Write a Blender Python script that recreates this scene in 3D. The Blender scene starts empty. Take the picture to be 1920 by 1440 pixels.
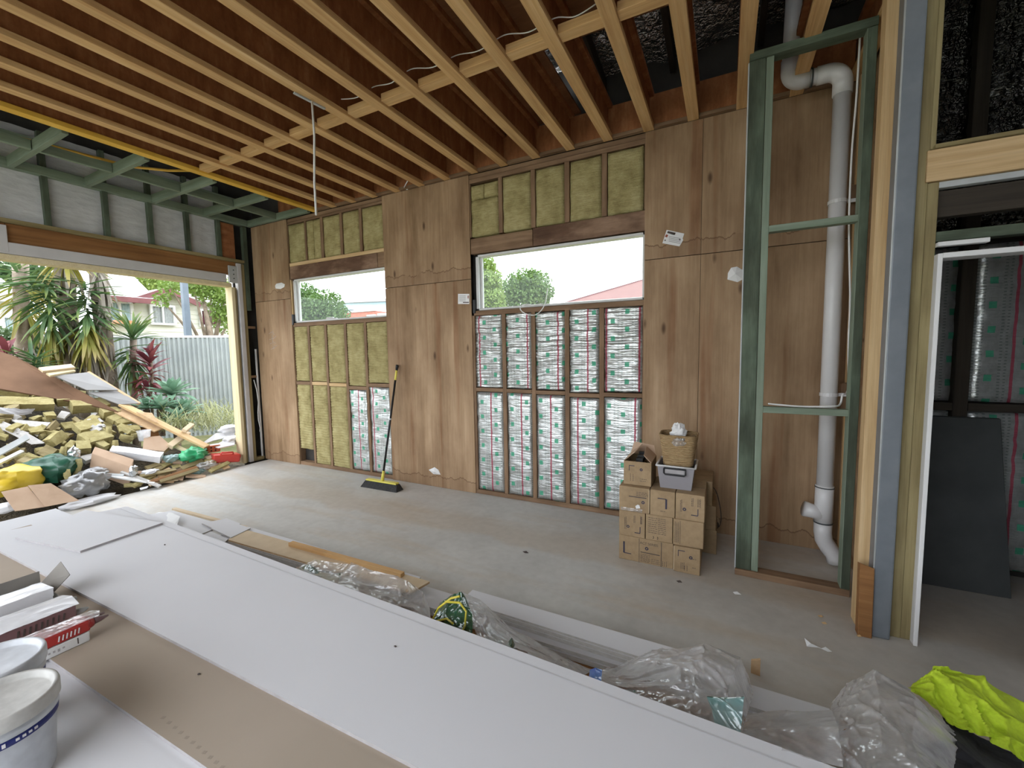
import bpy, math, random
import numpy as np
from mathutils import Vector, Matrix, noise as mnoise
random.seed(7)
D = bpy.data
SC = bpy.context.scene
COL = SC.collection

# ------------------------------------------------------------------ camera, world, exposure
FPX, YAW, PITCH, ROLL, CAMH, CAMD = 782.697, math.radians(26.9949), math.radians(-4.6164), math.radians(-0.93237), 1.6386, 4.0
_f = Vector((-math.sin(YAW)*math.cos(PITCH), math.cos(YAW)*math.cos(PITCH), math.sin(PITCH)))
_r0 = Vector((math.cos(YAW), math.sin(YAW), 0)); _u0 = _r0.cross(_f)
_r = math.cos(ROLL)*_r0 + math.sin(ROLL)*_u0; _u = -math.sin(ROLL)*_r0 + math.cos(ROLL)*_u0
EYE = Vector((0, -CAMD, CAMH))
cam = D.objects.new('camera', D.cameras.new('camera')); COL.objects.link(cam)
cam.data.sensor_width = 36; cam.data.lens = FPX*36/1920; cam.data.clip_start = .05; cam.data.clip_end = 400
cam.matrix_world = Matrix(((_r.x,_u.x,-_f.x,EYE.x),(_r.y,_u.y,-_f.y,EYE.y),(_r.z,_u.z,-_f.z,EYE.z),(0,0,0,1)))
SC.camera = cam
wd = D.worlds.new('overcast_sky'); SC.world = wd; wd.use_nodes = True
_bg = wd.node_tree.nodes['Background']; _bg.inputs['Color'].default_value = (0.91, 0.96, 1.03, 1); _bg.inputs['Strength'].default_value = 1.0
SC.view_settings.view_transform = 'Standard'; SC.view_settings.look = 'None'
SC.view_settings.gamma = 1; SC.view_settings.use_curve_mapping = False
SC.view_settings.exposure = 2.42

def ray(u, v): return _r*((u-960)/FPX) + _u*((720-v)/FPX) + _f
def on(u, v, ax, val):
    d = ray(u, v); return EYE + d*((val-EYE[ax])/d[ax])
def W(u, v, y=0.0): return on(u, v, 1, y)      # where a sight line meets a plane of constant y
def F(u, v, z=0.0): return on(u, v, 2, z)      # ... of constant z
def L(u, v, x): return on(u, v, 0, x)          # ... of constant x
PSL = .62
PILE_N = Vector((PSL, .12, 1)).normalized()
def P(u, v, up=0.0):                            # a point on the slope of the rubbish heap
    n = Vector((PSL, 0, 1)); c = Vector((-6.3, 0, up)); d = ray(u, v)
    return EYE + d*((c-EYE).dot(n)/d.dot(n))

# ------------------------------------------------------------------ mesh helpers
class MB:
    def __init__(s): s.v=[]; s.f=[]; s.mi=[]
    def add(s, vs, fs, mi=0):
        o=len(s.v); s.v += [tuple(v) for v in vs]
        for f in fs: s.f.append(tuple(i+o for i in f)); s.mi.append(mi)
        return s
    def box(s, x0,x1,y0,y1,z0,z1, mi=0):
        return s.add([(x0,y0,z0),(x1,y0,z0),(x1,y1,z0),(x0,y1,z0),(x0,y0,z1),(x1,y0,z1),(x1,y1,z1),(x0,y1,z1)],
          [(0,3,2,1),(4,5,6,7),(0,1,5,4),(1,2,6,5),(2,3,7,6),(3,0,4,7)], mi)
    def hexa(s, b, t, mi=0):                    # bottom loop, top loop of 4
        return s.add(list(b)+list(t), [(0,3,2,1),(4,5,6,7),(0,1,5,4),(1,2,6,5),(2,3,7,6),(3,0,4,7)], mi)
    def bar(s, p0, p1, w, h, up=(0,0,1), mi=0):
        p0=Vector(p0); p1=Vector(p1); M=frame(p0,p1,up); l=(p1-p0).length
        vs=[M@Vector(q) for q in ((0,-w/2,-h/2),(l,-w/2,-h/2),(l,w/2,-h/2),(0,w/2,-h/2),(0,-w/2,h/2),(l,-w/2,h/2),(l,w/2,h/2),(0,w/2,h/2))]
        return s.add(vs, [(0,3,2,1),(4,5,6,7),(0,1,5,4),(1,2,6,5),(2,3,7,6),(3,0,4,7)], mi)
    def tube(s, pts, r, n=10, cap=True, mi=0):
        pts=[Vector(p) for p in pts]; rs = r if isinstance(r,(list,tuple)) else [r]*len(pts)
        o=len(s.v); t0=(pts[1]-pts[0]).normalized()
        a=t0.orthogonal().normalized()
        for i,p in enumerate(pts):
            t=(pts[min(i+1,len(pts)-1)]-pts[max(i-1,0)]).normalized()
            a=(a-t*a.dot(t)).normalized(); b=t.cross(a)
            for k in range(n):
                an=2*math.pi*k/n; s.v.append(tuple(p+(a*math.cos(an)+b*math.sin(an))*rs[i]))
        for i in range(len(pts)-1):
            for k in range(n):
                k2=(k+1)%n; s.f.append((o+i*n+k,o+i*n+k2,o+(i+1)*n+k2,o+(i+1)*n+k)); s.mi.append(mi)
        if cap:
            s.f.append(tuple(o+k for k in reversed(range(n)))); s.mi.append(mi)
            e=o+(len(pts)-1)*n; s.f.append(tuple(e+k for k in range(n))); s.mi.append(mi)
        return s
    def lathe(s, prof, n=32, c=(0,0,0), mi=0):
        o=len(s.v)
        for r,z in prof:
            for k in range(n):
                an=2*math.pi*k/n; s.v.append((c[0]+r*math.cos(an), c[1]+r*math.sin(an), c[2]+z))
        for i in range(len(prof)-1):
            for k in range(n):
                k2=(k+1)%n; s.f.append((o+i*n+k,o+i*n+k2,o+(i+1)*n+k2,o+(i+1)*n+k)); s.mi.append(mi)
        return s
    def grid(s, fn, nu, nv, mi=0):
        o=len(s.v)
        for j in range(nv+1):
            for i in range(nu+1): s.v.append(tuple(fn(i/nu, j/nv)))
        for j in range(nv):
            for i in range(nu):
                a=o+j*(nu+1)+i; s.f.append((a,a+1,a+nu+2,a+nu+1)); s.mi.append(mi)
        return s
    def mesh(s, name, mats, smooth=False):
        me=D.meshes.new(name); me.from_pydata(s.v, [], s.f)
        for m in (mats if isinstance(mats,(list,tuple)) else [mats]): me.materials.append(m)
        if any(s.mi): me.polygons.foreach_set('material_index', s.mi)
        if smooth: me.polygons.foreach_set('use_smooth', [True]*len(me.polygons))
        me.update(); return me
    def obj(s, name, mats, parent=None, smooth=False, bevel=0, solid=0):
        return link(name, s.mesh(name, mats, smooth), parent, bevel, solid)
def frame(p0, p1, up=(0,0,1)):
    x=(Vector(p1)-Vector(p0)).normalized(); up=Vector(up)
    if abs(x.dot(up.normalized()))>.999: up=Vector((0,1,0)) if abs(x.y)<.9 else Vector((1,0,0))
    y=up.cross(x).normalized(); z=x.cross(y)
    return Matrix(((x.x,y.x,z.x,p0[0]),(x.y,y.y,z.y,p0[1]),(x.z,y.z,z.z,p0[2]),(0,0,0,1)))
def wm(o):
    m=o.matrix_basis
    return wm(o.parent)@o.matrix_parent_inverse@m if o.parent else m
def setp(o, parent):
    if parent:
        o.parent=parent; o.matrix_parent_inverse=wm(parent).inverted()
def link(name, me, parent=None, bevel=0, solid=0, M=None):
    o=D.objects.new(name, me); COL.objects.link(o)
    if M is not None: o.matrix_basis=M
    setp(o, parent)
    if solid:
        md=o.modifiers.new('solid','SOLIDIFY'); md.thickness=solid; md.offset=0
    if bevel:
        md=o.modifiers.new('bevel','BEVEL'); md.width=bevel; md.segments=1 if bevel<.006 else 2; md.limit_method='ANGLE'
    return o
def tag(o, label, cat, group=None):
    o['label']=label; o['category']=cat
    if group: o['group']=group
    return o
def thing(name, label, cat, loc=(0,0,0), group=None):
    o=D.objects.new(name, None); COL.objects.link(o); o.location=loc; o.empty_display_size=.05
    return tag(o, label, cat, group)
def struct(name, o=None):
    if o is None:
        o=D.objects.new(name, None); COL.objects.link(o); o.empty_display_size=.05
    o['kind']='structure'; return o
_tm={}
def timber(name, p0, p1, w, h, mat, parent=None, up=(0,0,1), bevel=.002, label=None):
    """a length of timber, its grain along local x; w across, h along 'up'"""
    p0=Vector(p0); p1=Vector(p1); l=(p1-p0).length
    key=(round(l,3),round(w,4),round(h,4),mat.name)
    if key not in _tm:
        _tm[key]=MB().box(0,l,-w/2,w/2,-h/2,h/2).mesh(name, mat)
    o=link(name, _tm[key], parent, bevel, M=frame(p0,p1,up))
    if label: o['label']=label
    return o
def n3(x,y,z): return mnoise.noise(Vector((x,y,z)))

# ------------------------------------------------------------------ materials
class NT:
    def __init__(s, name):
        s.m=D.materials.new(name); s.m.use_nodes=True; s.t=s.m.node_tree; s.t.nodes.clear()
        s.out=s.t.nodes.new('ShaderNodeOutputMaterial')
    def n(s, typ, **kw):
        nd=s.t.nodes.new('ShaderNode'+typ)
        for k,v in kw.items(): setattr(nd,k,v)
        return nd
    def l(s, a, b): s.t.links.new(a,b)
    def sv(s, sock, v):
        if isinstance(v, bpy.types.NodeSocket): s.l(v, sock)
        else: sock.default_value=v
    def math(s, op, a, b=0.0, c=None):
        nd=s.n('Math', operation=op); s.sv(nd.inputs[0],a); s.sv(nd.inputs[1],b)
        if c is not None: s.sv(nd.inputs[2],c)
        return nd.outputs[0]
    def coord(s, kind='Object', scale=(1,1,1), rnd=True):
        tc=s.n('TexCoord'); mp=s.n('Mapping'); s.l(tc.outputs[kind], mp.inputs['Vector']); mp.inputs['Scale'].default_value=scale
        if rnd:
            oi=s.n('ObjectInfo'); mu=s.math('MULTIPLY', oi.outputs['Random'], 37.0); s.l(mu, mp.inputs['Location'])
        return mp.outputs['Vector']
    def noise(s, vec, sc=1.0, det=4, rough=.55):
        nd=s.n('TexNoise'); s.l(vec, nd.inputs['Vector']); nd.inputs['Scale'].default_value=sc
        nd.inputs['Detail'].default_value=det; nd.inputs['Roughness'].default_value=rough
        return nd.outputs['Fac']
    def ramp(s, fac, stops):
        nd=s.n('ValToRGB'); s.l(fac, nd.inputs['Fac']); e=nd.color_ramp.elements
        while len(e)<len(stops): e.new(.5)
        for i,(p,c) in enumerate(stops): e[i].position=p; e[i].color=(*c,1) if len(c)==3 else c
        return nd.outputs['Color']
    def mix(s, fac, a, b, blend='MIX'):
        nd=s.n('MixRGB', blend_type=blend); s.sv(nd.inputs[0],fac)
        for i,x in ((1,a),(2,b)): s.sv(nd.inputs[i], x if isinstance(x,bpy.types.NodeSocket) else (*x[:3],1))
        return nd.outputs[0]
    def bump(s, h, st=.3, dist=.01):
        nd=s.n('Bump'); s.l(h, nd.inputs['Height']); nd.inputs['Strength'].default_value=st; nd.inputs['Distance'].default_value=dist
        return nd.outputs['Normal']
    def pbr(s, col, rough=.7, metal=0.0, normal=None, spec=.3, **kw):
        b=s.n('BsdfPrincipled'); s.sv(b.inputs['Base Color'], col if isinstance(col,bpy.types.NodeSocket) else (*col,1))
        s.sv(b.inputs['Roughness'],rough); s.sv(b.inputs['Metallic'],metal); b.inputs['Specular IOR Level'].default_value=spec
        if normal: s.l(normal,b.inputs['Normal'])
        for k,v in kw.items(): s.sv(b.inputs[k], v)
        return b.outputs[0]
    def done(s, sh): s.l(sh, s.out.inputs['Surface']); return s.m
def wood(name, a, b, c=None, across=11, along=.7, knots=.0, rough=.75, kcol=(.05,.025,.012), stain=0.0):
    t=NT(name); v=t.coord(scale=(along,across,across)); f=t.noise(v,1.6,6,.6)
    col=t.ramp(f,[(.3,a),(.55,b),(.75,c or b)])
    v2=t.coord(scale=(along*2.5,across*7,across*7)); f2=t.noise(v2,2,3)
    col=t.mix(.35, col, t.ramp(f2,[(.3,(.55,.52,.5)),(.7,(1,1,1))]), 'MULTIPLY')
    if stain:
        v3=t.coord(scale=(1.3,2.5,2.5)); f3=t.noise(v3,1.5,4)
        col=t.mix(stain, col, t.ramp(f3,[(.4,(.35,.28,.25)),(.6,(1,1,1))]), 'MULTIPLY')
    if knots:
        vo=t.n('TexVoronoi'); t.l(t.coord(scale=(1.6,5.0,5.0)), vo.inputs['Vector']); vo.inputs['Scale'].default_value=1.0
        k=t.ramp(vo.outputs['Distance'],[(.0,(1,1,1)),(.10,(.8,.8,.8)),(.2,(0,0,0))])
        g=t.ramp(t.noise(t.coord(scale=(1.3,3,3)),1.1,1),[(.5,(0,0,0)),(.6,(1,1,1))])
        kk=t.mix(1,k,g,'MULTIPLY'); bw=t.n('RGBToBW'); t.l(kk,bw.inputs[0])
        col=t.mix(t.math('MULTIPLY',bw.outputs[0],knots), col, kcol)
    return t.done(t.pbr(col, rough, normal=t.bump(f2,.25,.003), spec=.25))
def speck(name, a, b, sc=6, rough=.8, bump=.2, bd=.004, metal=0, det=5, kind='Object', spec=.3, fine=None):
    t=NT(name); v=t.coord(kind); f=t.noise(v,sc,det); col=t.ramp(f,[(.33,a),(.67,b)])
    if fine:
        f2=t.noise(v,sc*fine,3); col=t.mix(.4,col,t.ramp(f2,[(.3,(.6,.6,.6)),(.7,(1,1,1))]),'MULTIPLY')
    else: f2=f
    return t.done(t.pbr(col, rough, metal, t.bump(f2,bump,bd) if bump else None, spec))
M={}
def plywood():
    t=NT('plywood'); v=t.coord(scale=(.5,5,5)); f=t.noise(v,1.5,6,.62)
    col=t.ramp(f,[(.28,(.255,.165,.092)),(.45,(.345,.232,.138)),(.62,(.405,.28,.172)),(.8,(.45,.33,.215))])
    f2=t.noise(t.coord(scale=(1.2,34,34)),1.5,4); col=t.mix(.55,col,t.ramp(f2,[(.3,(.74,.71,.68)),(.65,(1,1,1))]),'MULTIPLY')
    # darker reddish heartwood streaks and soft blotches
    f3=t.noise(t.coord(scale=(.42,8,8)),1.0,3,.5); col=t.mix(t.ramp(f3,[(.58,(0,0,0)),(.70,(.6,.6,.6))]),col,(.22,.10,.045))
    f4=t.noise(t.coord(scale=(1.1,2.2,2.2)),1.0,5,.6); col=t.mix(.8,col,t.ramp(f4,[(.33,(.62,.55,.48)),(.62,(1.12,1.11,1.08))]),'MULTIPLY')
    vo=t.n('TexVoronoi'); t.l(t.coord(scale=(2.0,5.5,5.5)),vo.inputs['Vector']); vo.inputs['Scale'].default_value=1.15
    k=t.ramp(vo.outputs['Distance'],[(.0,(1,1,1)),(.06,(.85,.85,.85)),(.15,(0,0,0))]); sp=t.n('SeparateColor'); t.l(vo.outputs['Color'],sp.inputs[0])
    k=t.mix(1,k,t.ramp(sp.outputs[0],[(.5,(0,0,0)),(.54,(1,1,1))]),'MULTIPLY'); bw=t.n('RGBToBW'); t.l(k,bw.inputs[0])
    col=t.mix(t.math('MULTIPLY',bw.outputs[0],.85),col,(.05,.022,.01))
    tc=t.n('TexCoord'); sx=t.n('SeparateXYZ'); t.l(tc.outputs['Object'],sx.inputs[0])
    ft=t.noise(t.coord(scale=(.3,5,5)),1.3,4,.6); lv=t.math('ADD',.02,t.math('MULTIPLY',ft,.20)); dd=t.math('SUBTRACT',sx.outputs[0],lv)
    line=t.math('MULTIPLY',t.math('LESS_THAN',t.math('ABSOLUTE',dd),.006),t.math('GREATER_THAN',f4,.42)); below=t.math('LESS_THAN',dd,0)
    col=t.mix(t.math('ADD',t.math('MULTIPLY',line,.55),t.math('MULTIPLY',below,.16)),col,(.12,.06,.03))
    return t.done(t.pbr(col,.7,normal=t.bump(f2,.2,.002),spec=.25))
M['ply']=plywood()
M['pine']=wood('pine_timber',(.52,.34,.16),(.64,.45,.24),(.70,.52,.30),across=16,along=.8,knots=.3)
M['flange']=wood('joist_flange_timber',(.62,.36,.15),(.76,.49,.23),(.82,.58,.31),across=20,along=.8,stain=.22)
M['web']=wood('joist_web_board',(.25,.095,.038),(.36,.145,.06),(.46,.21,.095),across=2.6,along=10,rough=.8)
M['deck']=wood('subfloor_board',(.17,.07,.03),(.24,.105,.05),(.3,.14,.07),across=4,along=1.5)
M['stain']=wood('water_stained_timber',(.20,.12,.075),(.30,.19,.125),(.38,.25,.17),across=7,along=2,stain=.85)
M['stud']=wood('weathered_stud_timber',(.21,.13,.075),(.29,.185,.11),(.36,.24,.15),across=18,along=.9,stain=.4)
M['brown']=wood('brown_header_timber',(.22,.10,.035),(.31,.15,.055),(.36,.19,.08),across=14,along=.6,stain=.2)
M['green']=wood('green_treated_timber',(.075,.10,.07),(.115,.15,.105),(.15,.19,.135),across=10,along=1.6,stain=.6)
M['mint']=wood('pale_mint_treated_timber',(.185,.24,.175),(.245,.305,.23),(.285,.35,.27),across=12,along=.9,stain=.2)
M['olive']=wood('olive_treated_timber',(.24,.19,.09),(.34,.28,.14),(.40,.33,.18),across=14,along=.8,stain=.3)
M['mdf']=speck('pale_fibre_board',(.60,.47,.31),(.66,.53,.36),9,.7,.1)
M['yellow']=speck('yellow_painted_timber',(.72,.42,.06),(.80,.5,.09),5,.6,.1)
M['cream']=wood('cream_timber_lining',(.66,.55,.33),(.74,.64,.41),(.78,.69,.47),across=10,along=.6)
M['tan']=speck('tan_chipboard',(.50,.33,.18),(.60,.43,.26),20,.8,.1)
M['plaster']=speck('white_plasterboard',(.68,.68,.70),(.71,.71,.73),1.2,.85,.05,.002,spec=.2)
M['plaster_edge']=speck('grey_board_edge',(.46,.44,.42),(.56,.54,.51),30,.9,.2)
M['kraft']=speck('brown_board_paper',(.40,.335,.265),(.43,.36,.29),2,.85,.06,.002)
M['card']=speck('corrugated_cardboard',(.33,.23,.13),(.40,.285,.165),5,.85,.1,.002,fine=6)
M['card2']=speck('pinkish_cardboard',(.46,.32,.22),(.53,.38,.27),4,.85,.1,.002)
M['white']=speck('white_paint',(.72,.72,.71),(.78,.78,.77),3,.5,.05)
M['fprint']=speck('faint_grey_print',(.33,.28,.225),(.36,.305,.245),20,.85,0)
M['shadewhite']=speck('shade_greyed_white_board',(.27,.265,.26),(.33,.325,.32),3,.8,.05)  # white board, greyed in its colour for the shade on it
M['shadebrown']=speck('shade_darkened_brown_sheet',(.13,.07,.038),(.19,.105,.06),3,.85,.06)  # brown lowered to carry the shade on the sheet's underside
M['lintel']=speck('pale_grey_primer',(.5,.49,.49),(.56,.55,.55),4,.55,.05)
M['pvc']=speck('pale_pvc',(.58,.57,.56),(.64,.63,.62),3,.35,.03,spec=.5)
M['galv']=speck('galvanised_steel',(.17,.19,.215),(.205,.225,.25),9,.45,.08,.002,metal=.25,spec=.5)
M['grey']=speck('mid_grey_metal',(.42,.44,.44),(.5,.52,.52),6,.5,.05)
M['dark']=speck('dark_grey_board',(.055,.06,.06),(.075,.08,.08),4,.7,.05)
M['black']=speck('black_plastic',(.015,.015,.016),(.025,.025,.026),5,.45,.05)
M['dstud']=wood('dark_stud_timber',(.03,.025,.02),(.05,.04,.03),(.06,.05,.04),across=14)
M['backing']=speck('dark_wall_wrap',(.03,.028,.026),(.06,.055,.05),3,.9,.1)
M['bristle']=speck('black_bristles',(.012,.013,.013),(.05,.05,.05),120,.7,.8,.01)
M['limey']=speck('yellow_broom_plastic',(.70,.62,.10),(.78,.70,.14),4,.4,.02)
M['rope']=speck('pale_cord',(.6,.6,.58),(.7,.7,.68),20,.8,.1)
M['cable']=speck('white_cable',(.72,.72,.70),(.78,.78,.76),8,.45,.02)
M['ink']=speck('dark_print_ink',(.07,.055,.05),(.10,.08,.07),20,.8,0)
M['inkb']=speck('blue_black_print_ink',(.035,.035,.06),(.05,.05,.08),20,.8,0)
M['rink']=speck('brown_red_print_ink',(.28,.08,.05),(.35,.1,.06),20,.8,0)
M['gink']=speck('shade_greyed_sheet_edge',(.33,.31,.31),(.40,.38,.38),20,.8,0)
M['wink']=speck('white_print_ink',(.7,.68,.68),(.75,.73,.73),20,.6,0)
M['tub']=speck('translucent_grey_plastic',(0.259,0.245,0.259),(0.302,0.288,0.302),3,.35,.02,spec=.5)
M['bucket']=speck('white_bucket_plastic',(.55,.57,.60),(.66,.68,.71),5,.4,.08,.002,spec=.5,fine=4)
M['lid']=speck('dusty_bucket_lid',(.50,.49,.46),(.60,.59,.56),7,.5,.05,.002,fine=4)
M['tray']=speck('grey_brown_carton',(.20,.185,.165),(.26,.24,.215),4,.85,.05)
M['navy']=speck('navy_blue_print',(.015,.02,.12),(.025,.035,.17),8,.4,.02)
M['red']=speck('red_print',(.33,.02,.02),(.42,.035,.03),3,.3,.03,spec=.5)
M['maroon']=speck('maroon_shrink_wrap',(.16,.09,.095),(.22,.13,.13),3,.3,.05,spec=.5)
M['silver']=speck('white_foil_sausage',(.72,.72,.74),(.8,.8,.82),6,.25,.2,.004,spec=.6)
M['brick']=speck('red_brick',(.42,.13,.07),(.55,.2,.11),14,.85,.3)
M['redplastic']=speck('red_plastic',(.55,.05,.04),(.62,.07,.05),4,.35,.02,spec=.5)
M['yellowbag']=speck('yellow_plastic_bag',(.60,.42,.03),(.72,.52,.06),4,.35,.3,.01,spec=.5)
M['greenbag']=speck('bright_green_plastic',(.03,.33,.13),(.06,.45,.2),5,.3,.2,.01,spec=.5)
M['dgreenbag']=speck('dark_green_plastic',(.012,.07,.04),(.02,.12,.07),5,.35,.2,.01,spec=.5)
M['greybag']=speck('grey_plastic_bag',(.34,.33,.34),(.44,.43,.44),5,.4,.3,.01,spec=.5)
M['whitebag']=speck('white_plastic_sack',(.66,.66,.68),(.76,.76,.78),5,.5,.2,.01)
M['hivis']=speck('fluorescent_yellow_fabric',(.50,.66,.03),(.60,.78,.05),3,.75,.1,.003,fine=30)
M['cloth']=speck('dark_charcoal_fabric',(.03,.03,.035),(.05,.05,.055),8,.9,.2)
M['shiny']=speck('shiny_foil_scrap',(.55,.58,.6),(.75,.78,.8),12,.2,.5,.01,metal=.8)
M['soil']=speck('dark_rubble',(.03,.025,.016),(.11,.085,.05),9,.95,.8,.05,fine=5)
M['lawn']=speck('dry_grass_ground',(.12,.14,.05),(.28,.25,.12),3,.95,.5,.03,fine=6)
M['roofw']=speck('pale_roof_sheet',(0.496,0.48,0.496),(0.56,0.544,0.56),3,.6,.05)
M['board']=speck('cream_weatherboard',(0.48,0.48,0.4),(0.544,0.544,0.464),2,.7,.05)
M['sage']=speck('grey_green_fence_sheet',(.33,.36,.36),(.40,.43,.42),2,.5,.05,spec=.4)
M['trim']=speck('white_exterior_trim',(0.592,0.592,0.576),(0.64,0.64,0.624),3,.6,.05)
M['maroonroof']=speck('maroon_gutter',(.13,.05,.05),(.18,.07,.07),3,.6,.05)
M['curtain']=speck('pale_blue_curtain',(.35,.45,.5),(.55,.62,.66),5,.8,.1)
M['mcurtain']=speck('maroon_curtain',(.10,.02,.04),(.16,.04,.06),5,.8,.1)
M['orange']=speck('orange_brown_rail',(.45,.20,.10),(.5,.25,.13),3,.6,.05)
M['bluewall']=speck('pale_blue_cladding',(0.4,0.528,0.6),(0.448,0.576,0.64),2,.6,.05)
M['redwall']=speck('red_brick_wall',(0.44,0.128,0.088),(0.52,0.176,0.12),6,.8,.1)
M['trunk']=wood('palm_trunk',(0.224,0.178,0.132),(0.297,0.244,0.191),(0.363,0.31,0.251),across=9,along=8,rough=.9)
M['bark']=speck('tree_bark',(.13,.10,.07),(.24,.19,.14),9,.9,.4)
M['pole']=speck('dark_grey_pole',(.10,.13,.16),(.14,.17,.2),3,.5,.05)
def leafmat(name, a, b, tip=None):
    t=NT(name); oi=t.n('ObjectInfo'); f=t.noise(t.coord(),3,2)
    col=t.ramp(t.math('ADD',t.math('MULTIPLY',f,.6),t.math('MULTIPLY',oi.outputs['Random'],.4)),[(.25,a),(.7,b)])
    if tip:
        tc=t.n('TexCoord'); sx=t.n('SeparateXYZ'); t.l(tc.outputs['Generated'],sx.inputs[0])
        col=t.mix(t.ramp(sx.outputs[0],[(.55,(0,0,0)),(1,(1,1,1))]),col,tip)
    d=t.pbr(col,.5,spec=.4); tr=t.n('BsdfTranslucent'); t.l(col,tr.inputs[0])
    mx=t.n('MixShader'); mx.inputs[0].default_value=.3; t.l(d,mx.inputs[1]); t.l(tr.outputs[0],mx.inputs[2])
    return t.done(mx.outputs[0])
M['yucca']=leafmat('yucca_leaf',(0.0462,0.106,0.0396),(0.106,0.185,0.066),(0.198,0.238,0.0528))
M['yuccay']=leafmat('yellowing_leaf',(0.251,0.264,0.0396),(0.343,0.297,0.066),(0.363,0.277,0.132))
M['deadleaf']=leafmat('dead_leaf',(0.277,0.244,0.198),(0.396,0.363,0.31))
M['cordy']=leafmat('cordyline_leaf',(0.128,0.028,0.04),(0.272,0.08,0.08))
M['agave']=leafmat('agave_leaf',(0.132,0.251,0.158),(0.224,0.343,0.238))
M['grassb']=leafmat('grass_blade',(0.211,0.251,0.0792),(0.343,0.343,0.172))
M['foli']=leafmat('tree_foliage',(0.066,0.125,0.033),(0.165,0.251,0.066))
M['foli2']=leafmat('bright_tree_foliage',(0.132,0.211,0.0396),(0.264,0.343,0.0924))
M['foli3']=leafmat('dark_tree_foliage',(0.0462,0.0924,0.0396),(0.119,0.178,0.0726))
def concrete():
    t=NT('concrete_slab'); v=t.coord('Object',rnd=False); f=t.noise(v,1.3,6,.6)
    col=t.ramp(f,[(.3,(.46,.45,.425)),(.5,(.55,.54,.51)),(.7,(.61,.595,.56))])
    w=t.noise(t.coord('Object',(.28,1.6,1),rnd=False),1.5,5,.6)
    col=t.mix(t.ramp(w,[(.5,(0,0,0)),(.64,(.55,.55,.55))]),col,(.50,.41,.30))
    tc=t.n('TexCoord'); sx=t.n('SeparateXYZ'); t.l(tc.outputs['Object'],sx.inputs[0])
    # long brown stain left by water along the window wall, wavering in the noise
    wy=t.math('ADD',sx.outputs[1],t.math('MULTIPLY',t.math('SUBTRACT',f,.5),.55))
    mr=t.n('MapRange'); t.l(wy,mr.inputs['Value']); mr.inputs['From Min'].default_value=-1.0; mr.inputs['From Max'].default_value=-.93
    m2=t.n('MapRange'); t.l(wy,m2.inputs['Value']); m2.inputs['From Min'].default_value=-.45; m2.inputs['From Max'].default_value=-.70
    m3=t.n('MapRange'); t.l(sx.outputs[0],m3.inputs['Value']); m3.inputs['From Min'].default_value=-5.8; m3.inputs['From Max'].default_value=-5.2
    k=t.math('MULTIPLY',t.math('MULTIPLY',t.math('MULTIPLY',mr.outputs[0],m2.outputs[0]),m3.outputs[0]),.42)
    col=t.mix(k,col,(.46,.365,.26))
    # dusty brown dirt towards the partition on the right
    m4=t.n('MapRange'); t.l(t.math('ADD',sx.outputs[0],t.math('MULTIPLY',f,.8)),m4.inputs['Value']); m4.inputs['From Min'].default_value=-.4; m4.inputs['From Max'].default_value=1.3
    col=t.mix(t.math('MULTIPLY',m4.outputs[0],.35),col,(.42,.345,.26))
    f2=t.noise(v,60,3); f3=t.noise(v,14,4)
    col=t.mix(.35,col,t.ramp(f3,[(.3,(.72,.71,.7)),(.65,(1,1,1))]),'MULTIPLY')
    return t.done(t.pbr(col,t.ramp(f,[(.3,(.5,.5,.5)),(.7,(.75,.75,.75))]),normal=t.bump(f2,.12,.002),spec=.35))
M['concrete']=concrete()
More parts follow.
